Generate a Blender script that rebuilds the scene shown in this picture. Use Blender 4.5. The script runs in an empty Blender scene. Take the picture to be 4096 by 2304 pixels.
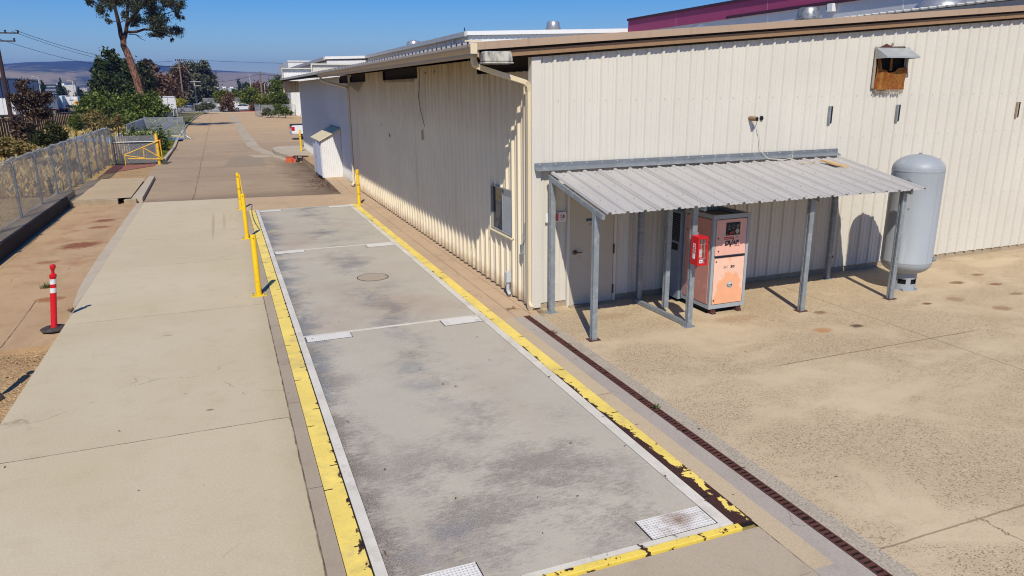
import bpy, math, random
import numpy as np
from mathutils import Vector, Matrix
R_ = math.radians
sc = bpy.context.scene
COL = sc.collection
random.seed(7)
rng = np.random.default_rng(11)

# ------------------------------------------------------------------ camera calibration (metres, z up, x along the front wall, y along the long wall)
FPX = 2900.7; YAW, PIT, ROL = 0.37206611, 0.26853768, -0.00970422
CAM = np.array([-5.086, -11.938, 4.0])
_f = np.array([math.sin(YAW)*math.cos(PIT), math.cos(YAW)*math.cos(PIT), -math.sin(PIT)])
_r = np.array([math.cos(YAW), -math.sin(YAW), 0.0]); _u = np.cross(_r, _f)
_c, _s = math.cos(ROL), math.sin(ROL)
CM = np.array([_c*_r+_s*_u, -_s*_r+_c*_u, _f])
def ray(px, py): return CM.T @ np.array([px-2048.0, 1152.0-py, FPX])
def G(px, py, z=0.0):            # surveyed ground point
    d = ray(px, py); p = CAM + d*(z-CAM[2])/d[2]; return Vector(p)
def F(px, py, D):                # surveyed point at horizontal distance D
    d = ray(px, py); return Vector(CAM + d*D/math.hypot(d[0], d[1]))
cd = bpy.data.cameras.new('camera'); cam = bpy.data.objects.new('camera', cd); COL.objects.link(cam)
cd.sensor_width = 36.0; cd.lens = FPX/4096*36.0; cd.clip_start = 0.05; cd.clip_end = 30000
mw = Matrix.Identity(4)
for i in range(3):
    mw[i][0] = CM[0][i]; mw[i][1] = CM[1][i]; mw[i][2] = -CM[2][i]; mw[i][3] = CAM[i]
cam.matrix_world = mw
sc.camera = cam

# ------------------------------------------------------------------ light
AZ, EL = R_(18.3), R_(47.3)
L = Vector((math.sin(AZ)*math.cos(EL), math.cos(AZ)*math.cos(EL), -math.sin(EL)))
sd = bpy.data.lights.new('sun', 'SUN'); sd.energy = 4.95; sd.angle = R_(0.53); sd.color = (1.0, 0.94, 0.83)
so = bpy.data.objects.new('sun', sd); COL.objects.link(so); so.rotation_euler = L.to_track_quat('-Z', 'Y').to_euler()
so.location = (0, -20, 40)
w = bpy.data.worlds.new('World'); sc.world = w; w.use_nodes = True
nt = w.node_tree; bg = nt.nodes['Background']
sk = nt.nodes.new('ShaderNodeTexSky'); sk.sky_type = 'NISHITA'; sk.sun_disc = False
sk.sun_elevation = EL; sk.sun_rotation = math.pi + AZ; sk.altitude = 50; sk.air_density = 1.0; sk.dust_density = 0.0; sk.ozone_density = 6.0
hs = nt.nodes.new('ShaderNodeHueSaturation'); hs.inputs['Hue'].default_value = .512; hs.inputs['Saturation'].default_value = 1.5; nt.links.new(sk.outputs[0], hs.inputs['Color'])
nt.links.new(hs.outputs[0], bg.inputs['Color']); bg.inputs['Strength'].default_value = 0.110
sc.view_settings.view_transform = 'Standard'; sc.view_settings.look = 'None'
sc.view_settings.exposure = 0.04; sc.view_settings.gamma = 1.0

# ------------------------------------------------------------------ material helpers
def hx(h):
    r = []
    for i in (0, 2, 4):
        c = int(h[i:i+2], 16)/255
        r.append(c/12.92 if c <= .04045 else ((c+.055)/1.055)**2.4)
    return (r[0], r[1], r[2], 1.0)
class N:
    def __init__(s, name):
        s.m = bpy.data.materials.new(name); s.m.use_nodes = True; s.t = s.m.node_tree; s.t.nodes.clear()
        s.out = s.t.nodes.new('ShaderNodeOutputMaterial'); s._p = None
    def n(s, t, **k):
        x = s.t.nodes.new(t)
        for a, b in k.items(): setattr(x, a, b)
        return x
    def put(s, sock, v):
        if v is None: return
        if isinstance(v, bpy.types.NodeSocket): s.t.links.new(v, sock)
        elif sock.type == 'VECTOR' and len(v) == 4: sock.default_value = v[:3]
        else: sock.default_value = v
    def pos(s):
        if s._p is None: s._p = s.n('ShaderNodeNewGeometry')
        return s._p.outputs['Position']
    def isl(s):
        s.pos(); return s._p.outputs['Random Per Island']
    def xyz(s):
        if not hasattr(s, '_x'):
            q = s.n('ShaderNodeSeparateXYZ'); s.put(q.inputs[0], s.pos()); s._x = q.outputs
        return s._x
    def op(s, o, a, b=None, c=None, clamp=False):
        x = s.n('ShaderNodeMath', operation=o, use_clamp=clamp)
        s.put(x.inputs[0], a); s.put(x.inputs[1], b); s.put(x.inputs[2], c); return x.outputs[0]
    def scl(s, v3):
        x = s.n('ShaderNodeVectorMath', operation='MULTIPLY'); s.put(x.inputs[0], s.pos()); x.inputs[1].default_value = v3; return x.outputs[0]
    def noise(s, scale, detail=3, rough=.55, vec=None, dist=0.0):
        x = s.n('ShaderNodeTexNoise'); s.put(x.inputs['Vector'], vec or s.pos())
        x.inputs['Scale'].default_value = scale; x.inputs['Detail'].default_value = detail
        x.inputs['Roughness'].default_value = rough; x.inputs['Distortion'].default_value = dist; return x.outputs[0]
    def vor(s, scale, vec=None, feature='F1'):
        x = s.n('ShaderNodeTexVoronoi', feature=feature); s.put(x.inputs['Vector'], vec or s.pos()); x.inputs['Scale'].default_value = scale
        return x.outputs['Distance'], x.outputs.get('Color')
    def mr(s, v, a, b, c=0.0, d=1.0):
        x = s.n('ShaderNodeMapRange'); s.put(x.inputs[0], v)
        for i, q in enumerate((a, b, c, d)): x.inputs[i+1].default_value = q
        return x.outputs[0]
    def ramp(s, f, pts):
        x = s.n('ShaderNodeValToRGB'); s.put(x.inputs[0], f); e = x.color_ramp.elements
        while len(e) < len(pts): e.new(.5)
        for q, (p, c) in zip(e, pts): q.position = p; q.color = c
        return x.outputs[0]
    def mix(s, f, a, b, mode='MIX'):
        x = s.n('ShaderNodeMix', data_type='RGBA', blend_type=mode)
        s.put(x.inputs[0], f); s.put(x.inputs[6], a); s.put(x.inputs[7], b); return x.outputs[2]
    def mul(s, col, f):           # darken/lighten by a scalar factor
        x = s.n('ShaderNodeVectorMath', operation='SCALE'); s.put(x.inputs[0], col); s.put(x.inputs['Scale'], f); return x.outputs[0]
    def bump(s, h, strength=.3, dist=.01):
        x = s.n('ShaderNodeBump'); x.inputs['Strength'].default_value = strength; x.inputs['Distance'].default_value = dist
        s.put(x.inputs['Height'], h); return x.outputs[0]
    def bsdf(s, col, rough=.6, metal=0.0, normal=None, spec=.4, alpha=None):
        x = s.n('ShaderNodeBsdfPrincipled'); s.put(x.inputs['Base Color'], col); s.put(x.inputs['Roughness'], rough)
        s.put(x.inputs['Metallic'], metal); s.put(x.inputs['Specular IOR Level'], spec)
        if normal: s.put(x.inputs['Normal'], normal)
        if alpha is not None: s.put(x.inputs['Alpha'], alpha)
        return x.outputs[0]
    def done(s, sh): s.t.links.new(sh, s.out.inputs[0]); return s.m
    def line(s, coord, at, hw, wob=None, amt=.02):   # thin line mask at coord == at
        c = coord if wob is None else s.op('ADD', coord, s.op('MULTIPLY', s.op('SUBTRACT', wob, .5), amt))
        return s.mr(s.op('ABSOLUTE', s.op('SUBTRACT', c, at)), hw*.5, hw*1.3, 1.0, 0.0)
    def band(s, coord, a, b, soft=.02):
        return s.op('MULTIPLY', s.mr(coord, a-soft, a+soft), s.mr(coord, b-soft, b+soft, 1.0, 0.0))
    def mx(s, *a):
        r = a[0]
        for q in a[1:]: r = s.op('MAXIMUM', r, q)
        return r
def simple(name, h, rough=.6, metal=0.0, var=.18, scale=2.5, grime=None, gs=6.0, gt=.62, spec=.4, bump=0.0):
    n = N(name); base = hx(h) if isinstance(h, str) else h
    f = n.noise(scale, 4, .6); f2 = n.noise(scale*9, 3, .6)
    k = n.op('ADD', n.mr(f, .25, .75, 1-var, 1+var*.6), n.mr(f2, .3, .7, -var*.35, var*.35))
    col = n.mul(base, k)
    if grime:
        col = n.mix(n.mr(n.noise(gs, 5, .65), gt-.05, gt+.12, 0, .85), col, hx(grime))
    nm = n.bump(f2, bump, .01) if bump else None
    return n.done(n.bsdf(col, n.mr(f2, .2, .8, max(.05, rough-.08), min(1, rough+.08)), metal, nm, spec))

# ------------------------------------------------------------------ mesh helpers
ORG = {}
class MB:
    def __init__(s): s.v = []; s.f = []
    def add(s, vs, fs):
        b = len(s.v); s.v += [tuple(q) for q in vs]; s.f += [tuple(i+b for i in q) for q in fs]; return s
    def box(s, x0, x1, y0, y1, z0, z1):
        return s.add([(x0,y0,z0),(x1,y0,z0),(x1,y1,z0),(x0,y1,z0),(x0,y0,z1),(x1,y0,z1),(x1,y1,z1),(x0,y1,z1)],
                     [(0,3,2,1),(4,5,6,7),(0,1,5,4),(1,2,6,5),(2,3,7,6),(3,0,4,7)])
    def bar(s, p, q, wd, ht, up=(0,0,1)):      # rectangular bar from p to q
        p, q = Vector(p), Vector(q); d = (q-p).normalized(); u = Vector(up)
        if abs(d.dot(u)) > .98: u = Vector((0,1,0))
        a = d.cross(u).normalized()*wd/2; b = a.cross(d).normalized()*ht/2
        vs = [p-a-b, p+a-b, p+a+b, p-a+b, q-a-b, q+a-b, q+a+b, q-a+b]
        return s.add(vs, [(0,3,2,1),(4,5,6,7),(0,1,5,4),(1,2,6,5),(2,3,7,6),(3,0,4,7)])
    def quad(s, *p): return s.add(p, [tuple(range(len(p)))])
    def flat(s, pts, z=0.0): return s.add([(x, y, z) for x, y in pts], [tuple(range(len(pts)))])
    def prism(s, pts, ext):
        n = len(pts); e = Vector(ext); a = [Vector(p) for p in pts]; vs = a+[p+e for p in a]
        fs = [tuple(range(n))[::-1], tuple(range(n, 2*n))]+[(i, (i+1)%n, (i+1)%n+n, i+n) for i in range(n)]
        return s.add(vs, fs)
    def tube(s, path, r, n=8, prof=None, cap=True, up=None):   # r: number or list; prof: list of (a,b) offsets
        P = [Vector(p) for p in path]; m = len(P)
        rs = r if isinstance(r, (list, tuple)) else [r]*m
        pr = prof or [(math.cos(2*math.pi*i/n), math.sin(2*math.pi*i/n)) for i in range(n)]; k = len(pr)
        vs = []; a = None
        for i in range(m):
            d = (P[min(i+1, m-1)]-P[max(i-1, 0)]).normalized()
            if a is None:
                t = Vector(up) if up else (Vector((0,0,1)) if abs(d.z) < .9 else Vector((1,0,0)))
                a = d.cross(t).normalized()
            else: a = (a-d*a.dot(d)).normalized()
            b = a.cross(d)
            for x, y in pr: vs.append(P[i]+a*x*rs[i]+b*y*rs[i])
        fs = [(i*k+j, i*k+(j+1)%k, (i+1)*k+(j+1)%k, (i+1)*k+j) for i in range(m-1) for j in range(k)]
        if cap: fs += [tuple(range(k))[::-1], tuple(range((m-1)*k, m*k))]
        return s.add(vs, fs)
    def lathe(s, cx, cy, prof, n=24, cap=True):
        vs = [(cx+r*math.cos(2*math.pi*j/n), cy+r*math.sin(2*math.pi*j/n), z) for r, z in prof for j in range(n)]
        fs = [(i*n+j, i*n+(j+1)%n, (i+1)*n+(j+1)%n, (i+1)*n+j) for i in range(len(prof)-1) for j in range(n)]
        if cap: fs += [tuple(range(n))[::-1], tuple(range((len(prof)-1)*n, len(prof)*n))]
        return s.add(vs, fs)
    def disc(s, c, nrm, r, n=20, th=.004):
        c = Vector(c); d = Vector(nrm).normalized(); return s.tube([c, c+d*th], r, n)
    def ring(s, c, nrm, r, w, n=24, th=.003):
        c = Vector(c); d = Vector(nrm).normalized(); t = Vector((0,0,1)) if abs(d.z) < .9 else Vector((1,0,0))
        a = d.cross(t).normalized(); b = a.cross(d)
        for j in range(n):
            t0, t1 = 2*math.pi*j/n, 2*math.pi*(j+1)/n
            q = [c+d*th+(a*math.cos(t)+b*math.sin(t))*k for t, k in ((t0, r), (t1, r), (t1, r-w), (t0, r-w))]
            s.quad(*q)
        return s
    def build(s, name, mat, parent=None, loc=(0,0,0), smooth=False, bev=0.0):
        me = bpy.data.meshes.new(name); o = Vector(ORG[parent] if parent else loc)
        me.from_pydata([tuple(Vector(p)-o) for p in s.v], [], s.f); me.materials.append(mat); me.update()
        if smooth:
            me.polygons.foreach_set('use_smooth', [True]*len(me.polygons)); me.set_sharp_from_angle(angle=R_(42))
        ob = bpy.data.objects.new(name, me); COL.objects.link(ob); ORG[ob] = o
        if parent: ob.parent = parent
        else: ob.location = o
        if bev:
            b = ob.modifiers.new('bevel', 'BEVEL'); b.width = bev; b.segments = 2; b.limit_method = 'ANGLE'; b.angle_limit = R_(50)
        return ob
def tag(o, label=None, cat=None, group=None, kind=None):
    if label: o['label'] = label
    if cat: o['category'] = cat
    if group: o['group'] = group
    if kind: o['kind'] = kind
    return o
def thing(name, label, cat, loc=(0,0,0), group=None):
    o = bpy.data.objects.new(name, None); COL.objects.link(o); o.location = loc; ORG[o] = Vector(loc); o.empty_display_size = .3
    return tag(o, label, cat, group)
def copy_tree(src, loc, label=None, rotz=None, scale=None):
    c = src.copy(); COL.objects.link(c); c.location = loc
    if rotz is not None: c.rotation_euler = (0, 0, rotz)
    if scale: c.scale = (scale,)*3
    if label: c['label'] = label
    for ch in [k for k in COL.objects if k.parent == src]:
        d = ch.copy(); COL.objects.link(d); d.parent = c
        for g in [k for k in COL.objects if k.parent == ch]:
            e = g.copy(); COL.objects.link(e); e.parent = d
    return c
def struct(name, mb, mat): return tag(mb.build(name, mat), kind='structure')
def text_mesh(txt, size, mat, name, parent, at, xdir=(1,0,0), up=(0,0,1), shear=0.0, sx=1.0, bold=0.0, align='LEFT'):
    cu = bpy.data.curves.new('t', 'FONT'); cu.body = txt; cu.size = size; cu.shear = shear; cu.offset = bold; cu.align_x = align; cu.resolution_u = 3
    to = bpy.data.objects.new('t', cu); COL.objects.link(to)
    bpy.context.view_layer.update()
    me = bpy.data.meshes.new_from_object(to.evaluated_get(bpy.context.evaluated_depsgraph_get()))
    bpy.data.objects.remove(to)
    x, u = Vector(xdir).normalized(), Vector(up).normalized(); o = ORG[parent]
    for v in me.vertices:
        v.co = Vector(at)+x*v.co.x*sx+u*v.co.y-o
    me.materials.clear(); me.materials.append(mat); me.name = name
    ob = bpy.data.objects.new(name, me); COL.objects.link(ob); ob.parent = parent; ORG[ob] = o
    return ob

# ribbed metal sheet: u along the wall, out = outward offset direction, vertical strips with openings
PIT_R = .3116
def rib_profile(u0, u1, first, pitch=PIT_R, h=.034, minor=True):
    pts = [(u0, 0.0)]
    k = math.floor((u0-first)/pitch)-1
    while True:
        c = first+k*pitch
        if c-.06 > u1: break
        seq = [(c-.042, 0), (c-.02, h), (c+.02, h), (c+.032, 0)]
        if minor:
            for m in (.104, .208):
                a = c+m*pitch/.3116; seq += [(a-.022, 0), (a-.012, .008), (a+.012, .008), (a+.022, 0)]
        pts += [q for q in seq if u0 < q[0] < u1]; k += 1
    pts.append((u1, 0.0)); return pts
def rib_sheet(mb, pts, place, zb, zt, holes=()):
    cuts = sorted({e for h in holes for e in h[:2]})
    full = []
    for (a, oa), (b, ob) in zip(pts, pts[1:]):
        seg = [(a, oa)]
        for c in cuts:
            if a < c < b: seg.append((c, oa+(ob-oa)*(c-a)/(b-a)))
        full += seg
    full.append(pts[-1])
    for (a, oa), (b, ob) in zip(full, full[1:]):
        m = (a+b)/2; iv = [(None, None)]; hs = sorted([(h[2], h[3]) for h in holes if h[0] <= m <= h[1]])
        lo = None; spans = []
        for z0, z1 in hs: spans.append((lo, z0)); lo = z1
        spans.append((lo, None))
        for z0, z1 in spans:
            f = lambda u, z, d: (d(u) if z is None else z)
            a0, a1 = f(a, z0, zb), f(a, z1, zt); b0, b1 = f(b, z0, zb), f(b, z1, zt)
            if a1-a0 < .005 and b1-b0 < .005: continue
            mb.quad(place(a, oa, a0), place(b, ob, b0), place(b, ob, b1), place(a, oa, a1))
    return mb
# ------------------------------------------------------------------ ground materials
def concrete(name, c1, c2, dark, fine=.1, joints=(), streak=None, spots=(), mac=.35, crack=0.0, rust=None, ck=.7):
    n = N(name); x, y, z = n.xyz()
    big = n.noise(mac, 5, .6); mid = n.noise(2.6, 5, .62); fin = n.noise(38, 3, .7); gr = n.noise(150, 2, .7)
    col = n.mix(n.mr(big, .33, .67), hx(c1), hx(c2))
    col = n.mix(n.mr(mid, .52, .78, 0, .38), col, hx(dark))
    if streak:
        s = n.noise(1.0, 5, .65, n.scl(streak)); col = n.mix(n.mr(s, .5, .75, 0, .5), col, hx(dark))
    if rust:
        s = n.noise(1.0, 5, .6, n.scl((.55, .8, 1)), 1.2); m = n.mr(s, .5, .68, 0, .75)
        m = n.op('MULTIPLY', m, n.band(x, rust[1], rust[2], .5)); m = n.op('MULTIPLY', m, n.band(y, rust[3], rust[4], 1.5))
        col = n.mix(m, col, hx(rust[0]))
    if name == 'lane_concrete':
        for yy, q in ((-8.4,.035),(-3.02,-.03),(2.45,.03),(6.85,-.035),(11.25,.03)): col = n.mul(col, n.mr(y, yy-.01, yy+.01, 1.0, 1.0+q))
        col = n.mix(n.op('MULTIPLY', n.mr(n.op('ADD', n.op('ABSOLUTE', n.op('ADD', x, 4.6)), n.op('MULTIPLY', mid, .8)), .35, .75, .5, 0), 1.0), col, hx(dark))
    k = n.op('ADD', n.mr(fin, .25, .75, 1-fine, 1+fine), n.mr(gr, .25, .75, -fine*.8, fine*.8))
    col = n.mul(col, k)
    wob = n.noise(5, 3, .6)
    ms = []
    for ax, at, hw, rx in joints:
        m = n.line(x if ax == 'x' else y, at, hw, wob, .035)
        if rx: m = n.op('MULTIPLY', m, n.band(y if ax == 'x' else x, rx[0], rx[1], .01))
        ms.append(m)
    if ms: col = n.mix(n.op('MULTIPLY', n.mx(*ms), n.mr(n.noise(3, 3), .3, .6, .35, .95)), col, hx('4a3c2e'))
    if crack:
        d, _ = n.vor(crack, n.scl((1, .55, 1)), 'DISTANCE_TO_EDGE')
        w2 = n.noise(1.5, 4, .6)
        v = n.n('ShaderNodeTexVoronoi', feature='DISTANCE_TO_EDGE'); v.inputs['Scale'].default_value = crack
        wv = n.n('ShaderNodeVectorMath', operation='ADD'); n.put(wv.inputs[0], n.pos())
        nn = n.n('ShaderNodeTexNoise'); nn.inputs['Scale'].default_value = .9; nn.inputs['Detail'].default_value = 5; n.put(nn.inputs['Vector'], n.pos())
        n.put(wv.inputs[1], nn.outputs['Color']); n.put(v.inputs['Vector'], wv.outputs[0])
        m = n.op('MULTIPLY', n.mr(v.outputs['Distance'], .0006, .0028, 1, 0), n.mr(w2, .48, .6, 0, ck))
        col = n.mix(m, col, hx('5b4a38'))
    for sx, sy, rx, ry, h, st in spots:
        dx = n.op('DIVIDE', n.op('SUBTRACT', x, sx), rx); dy = n.op('DIVIDE', n.op('SUBTRACT', y, sy), ry)
        d = n.op('ADD', n.op('MULTIPLY', dx, dx), n.op('MULTIPLY', dy, dy))
        d = n.op('ADD', d, n.op('MULTIPLY', n.op('SUBTRACT', n.noise(9, 4), .5), 1.6))
        col = n.mix(n.mr(d, .35, 1.1, st, 0), col, hx(h))
    return n.done(n.bsdf(col, n.mr(fin, .2, .8, .75, .92), 0, n.bump(n.op('ADD', gr, fin), .25, .004), .25))

M_LANE = concrete('lane_concrete', 'b8aa8b', 'bfb196', 'a69778', .10, [
    ('y', -3.02, .008, None), ('y', 2.45, .006, (-7.9, -4.64)), ('y', 6.85, .005, (-7.2, -4.64)), ('y', 11.25, .005, (-5.8, -4.64)), ('y', -8.4, .006, None), ('x', -4.645, .014, None)],
    spots=[(-5.6, -2.4, .05, .035, '6d614f', .8), (-6.3, 1.1, .1, .05, '94856d', .6), (-5.62, 12.2, .05, 2.6, '94846d', .45), (-5.3, 12.8, .05, 1.8, '94846d', .35)], crack=.16, ck=.35)
M_STRIP = concrete('edge_strip_concrete', '9c8d79', 'a79985', '85745f', .09, [('y', -4.9, .006, None), ('y', .9, .006, None), ('y', -2.6, .006, None), ('y', -1.1, .006, None)])
M_WALK = concrete('walkway_concrete', 'bda384', 'b0977a', '94795c', .1, [('x', -.46, .007, None), ('y', 4.6, .006, None), ('y', 9.2, .006, None), ('y', 13.4, .006, None), ('y', 1.7, .005, None), ('x', -.14, .006, (-.2, 8))], crack=.5)
M_TAN = concrete('tan_strip_concrete', 'bda98a', 'b3a083', '988467', .16, [('y', -3.93, .006, None)])
M_GREY = concrete('grey_strip_concrete', 'a1968a', 'aaa093', '857a6c', .14, crack=.6)
M_GREYR = concrete('aggregate_strip_concrete', 'a39785', 'ab9f8c', '5a4f43', .5)
M_APRON = concrete('apron_concrete', 'b0a18a', 'a69780', '8c7d68', .1, [('y', -7.9, .012, (-.76, -.5)), ('x', -.76, .01, None)], crack=.5)
M_PAD = concrete('pad_concrete', 'b79a76', 'aa8d6a', '8b6e4e', .12, [('x', -10.3, .006, (6, 18.3)), ('y', 9.2, .006, None), ('x', -9.0, .012, (2.2, 5))], (1.0, .35, 1), rust=('8a5634', -9.9, -8.4, 5.5, 17.0), crack=.4,
    spots=[(-9.0, 10.4, .5, .5, '77402a', .8), (-8.9, 14.6, .35, .35, '7d4630', .8), (-8.9, 13.3, .35, .3, '7d4630', .7), (-8.75, 5.0, .3, .2, '8f5833', .8), (-9.4, 8.4, .3, .2, '8a5c3c', .7)])
M_KERB = concrete('kerb_concrete', 'a89880', '9b8a72', '6f5f4a', .12, streak=(1.5, 1.5, .4))
M_KERB2 = concrete('pale_kerb_concrete', 'b9ac97', 'aa9c86', '8b7c66', .1, crack=.8)
M_ASPH_N = N('asphalt'); n = M_ASPH_N; x, y, z = n.xyz()
big = n.noise(.12, 5, .62); mid = n.noise(1.1, 5, .65); fin = n.noise(26, 3, .75); gr = n.noise(120, 2, .8)
col = n.mix(n.mr(big, .35, .65), hx('98846c'), hx('a79277')); col = n.mix(n.mr(mid, .5, .75, 0, .4), col, hx('7b6b5c'))
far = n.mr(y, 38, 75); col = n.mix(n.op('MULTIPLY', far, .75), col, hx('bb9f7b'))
st = n.noise(1.0, 5, .6, n.scl((.05, .5, 1))); col = n.mix(n.mr(st, .55, .72, 0, .3), col, hx('6b5b4e'))
wet = n.op('MULTIPLY', n.mr(n.op('ADD', x, n.op('MULTIPLY', n.noise(1.2, 5, .65), 2.4)), -1.5, .3), n.op('MULTIPLY', n.band(y, 17.3, 33, 1.5), .8))
col = n.mix(wet, col, hx('4d4036'))
edge = n.op('MULTIPLY', n.mr(n.op('ADD', y, n.op('MULTIPLY', n.noise(.9, 4, .6), 1.6)), 18.6, 20.6, .55, 0), 1.0); col = n.mix(edge, col, hx('65574b'))
wob = n.noise(1.3, 4, .6); cr = n.mx(n.line(x, -6.35, .022, wob, .25), n.line(y, 26.4, .03, wob, .4), n.line(y, 44.5, .04, wob, .8), n.op('MULTIPLY', n.line(y, 62, .06, wob, 1.5), n.mr(x, -3, -2.5)), n.op('MULTIPLY', n.line(y, 74.0, .1, wob, 1.5), n.mr(x, -3, -2.5)), n.op('MULTIPLY', n.line(y, 93.0, .12, wob, 1.5), n.mr(x, -3, -2.5)))
col = n.mix(n.op('MULTIPLY', cr, n.mr(n.noise(.8, 3), .35, .6, .2, .8)), col, hx('51443a'))
col = n.mul(col, n.op('ADD', n.mr(fin, .25, .75, .7, 1.3), n.mr(gr, .25, .75, -.22, .22)))
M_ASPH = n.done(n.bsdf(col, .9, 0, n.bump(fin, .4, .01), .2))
# yard with exposed aggregate
n = N('yard_concrete'); x, y, z = n.xyz()
big = n.noise(.33, 5, .6); patch = n.noise(.42, 5, .62, n.scl((1, 1.6, 1)), .6); mid = n.noise(3, 5, .6); fin = n.noise(46, 2, .75); gr = n.noise(110, 2, .8)
col = n.mix(n.mr(big, .32, .68), hx('c8b595'), hx('b9a586')); col = n.mix(n.mr(mid, .5, .75, 0, .28), col, hx('b09774'))
d, vc = n.vor(44); pm = n.mr(patch, .40, .54)
col = n.mix(n.op('MULTIPLY', pm, .32), col, hx('9a8467'))
d2, _ = n.vor(58)
sv = n.n('ShaderNodeSeparateColor'); n.put(sv.inputs[0], vc); rnd = sv.outputs[0]
agg = n.op('MULTIPLY', n.op('MULTIPLY', n.mr(d, .30, .44, 1, 0), n.mr(rnd, .44, .48)), n.op('ADD', n.op('MULTIPLY', pm, .85), .12)); col = n.mix(n.op('MULTIPLY', agg, .8), col, hx('6a563f'))
agl = n.op('MULTIPLY', n.op('MULTIPLY', n.mr(d, .25, .4, 1, 0), n.mr(rnd, .16, .2, 1, 0)), n.op('ADD', n.op('MULTIPLY', pm, .8), .1)); col = n.mix(n.op('MULTIPLY', agl, .6), col, hx('e2d4b8'))
col = n.mix(n.op('MULTIPLY', n.op('MULTIPLY', n.mr(fin, .60, .72), pm), .5), col, hx('6b5946'))
col = n.mix(n.op('MULTIPLY', n.op('MULTIPLY', n.mr(d2, .0, .2, 1, 0), pm), .55), col, hx('d5c3a6'))
col = n.mix(n.op('MULTIPLY', n.op('MULTIPLY', n.mr(gr, .6, .8), n.mr(patch, .3, .5)), .6), col, hx('6e5840'))
wob = n.noise(4, 3, .6)
ms = [n.op('MULTIPLY', n.line(y, -7.89, .012, wob, .05), .75), n.op('MULTIPLY', n.line(y, -4.0, .012, wob, .06), n.band(x, 2.2, 6.4, .2)), n.op('MULTIPLY', n.line(x, 5.36, .008, wob, .05), n.band(y, -5.6, -.4, .1)), n.op('MULTIPLY', n.line(x, 1.26, .008, n.noise(1.2, 5, .7), .5), n.mr(y, -7.9, -7.8, 1, 0)), n.op('MULTIPLY', n.line(x, 12.4, .008, wob, .05), 1.0)]
col = n.mix(n.op('MULTIPLY', n.mx(*ms), .8), col, hx('6a5138'))
for sx, sy, rx, ry, h, sg in [(4.75,-3.05,.14,.1,'4c3524',.85),(4.75,-2.2,.16,.1,'6b4728',.7),(4.05,-3.0,.2,.14,'a9702f',.6),(7.0,-2.55,.12,.08,'6d3a1d',.85),(7.75,-2.55,.2,.16,'8a6a43',.6),(8.0,-3.3,.2,.16,'836240',.6),(9.2,-2.75,.2,.1,'6f5233',.6),(6.5,-6.2,.2,.13,'463a33',.85),(8.9,-1.7,.2,.12,'6b3f22',.75),(9.9,-1.4,.2,.1,'75482a',.7),(9.5,-2.1,.18,.1,'754626',.75),(10.6,-2.6,.18,.12,'6b4a2a',.6),(8.0,-5.0,1.0,.6,'a0743f',.35),(3.1,-1.9,.5,.2,'8b6b48',.35),(1.1,-.9,.5,.2,'8e6f4c',.3),(2.4,-3.2,.4,.12,'8f704e',.18),(11.2,-4.3,.6,.3,'9b7545',.5)]:
    dx = n.op('DIVIDE', n.op('SUBTRACT', x, sx), rx); dy = n.op('DIVIDE', n.op('SUBTRACT', y, sy), ry)
    dd = n.op('ADD', n.op('ADD', n.op('MULTIPLY', dx, dx), n.op('MULTIPLY', dy, dy)), n.op('MULTIPLY', n.op('SUBTRACT', n.noise(11, 4), .5), 1.8))
    col = n.mix(n.mr(dd, .3, 1.1, sg, 0), col, hx(h))
damp = n.op('MULTIPLY', n.mr(n.op('ADD', n.op('MULTIPLY', n.op('ADD', n.op('ABSOLUTE', n.op('SUBTRACT', x, -.05)), n.op('ABSOLUTE', n.op('ADD', y, .12))), 1.6), n.noise(7, 4)), .6, 1.2, .9, 0), 1.0)
col = n.mix(damp, col, hx('4b3626'))
M_YARD = n.done(n.bsdf(col, .85, 0, n.bump(n.op('ADD', fin, n.op('MULTIPLY', d, pm)), .35, .006), .25))
# weighbridge deck
n = N('deck_concrete'); x, y, z = n.xyz()
a = n.noise(1.0, 6, .72, n.scl((.9, 1.2, 1)), .2); b = n.noise(1.0, 5, .85, n.scl((9, 30, 1))); c = n.noise(.5, 4, .55); fin = n.noise(60, 3, .75)
col = n.mix(n.mr(c, .35, .65), hx('b0a897'), hx('b8ae9c'))
col = n.mix(n.mr(n.noise(.33, 4, .6, n.scl((1, .8, 1))), .5, .7, 0, .5), col, hx('9d8672'))
trk = n.mx(n.mr(x, -4.15, -3.55, 1.5, 0), n.op('MULTIPLY', n.band(x, -3.0, -2.1, .3), n.mr(n.noise(.7, 3), .35, .6, .2, 1.1)), n.op('MULTIPLY', n.band(y, -7.2, -4.4, .8), n.band(x, -3.9, -1.3, .3)))
m = n.op('MULTIPLY', n.mr(n.op('ADD', n.op('ADD', b, n.op('MULTIPLY', n.op('SUBTRACT', a, .5), 1.5)), n.op('MULTIPLY', trk, .2)), .54, .82), n.op('MULTIPLY', n.op('ADD', n.op('MULTIPLY', trk, .46), .2), n.mr(n.noise(70, 3, .8), .38, .58, .35, 1.15)))
col = n.mix(m, col, n.mix(n.mr(n.op('ADD', n.noise(.9, 3), n.mr(y, -6, 6, -.12, .12)), .44, .56), hx('655c57'), hx('525f6c')))
col = n.mix(n.op('MULTIPLY', n.mr(n.noise(.45, 4), .55, .68), .3), col, hx('92745f'))
col = n.mul(col, n.mr(fin, .25, .75, .88, 1.12))
M_DECK = n.done(n.bsdf(col, n.mr(a, .3, .7, .55, .8), 0, n.bump(fin, .2, .004), .3))
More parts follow.
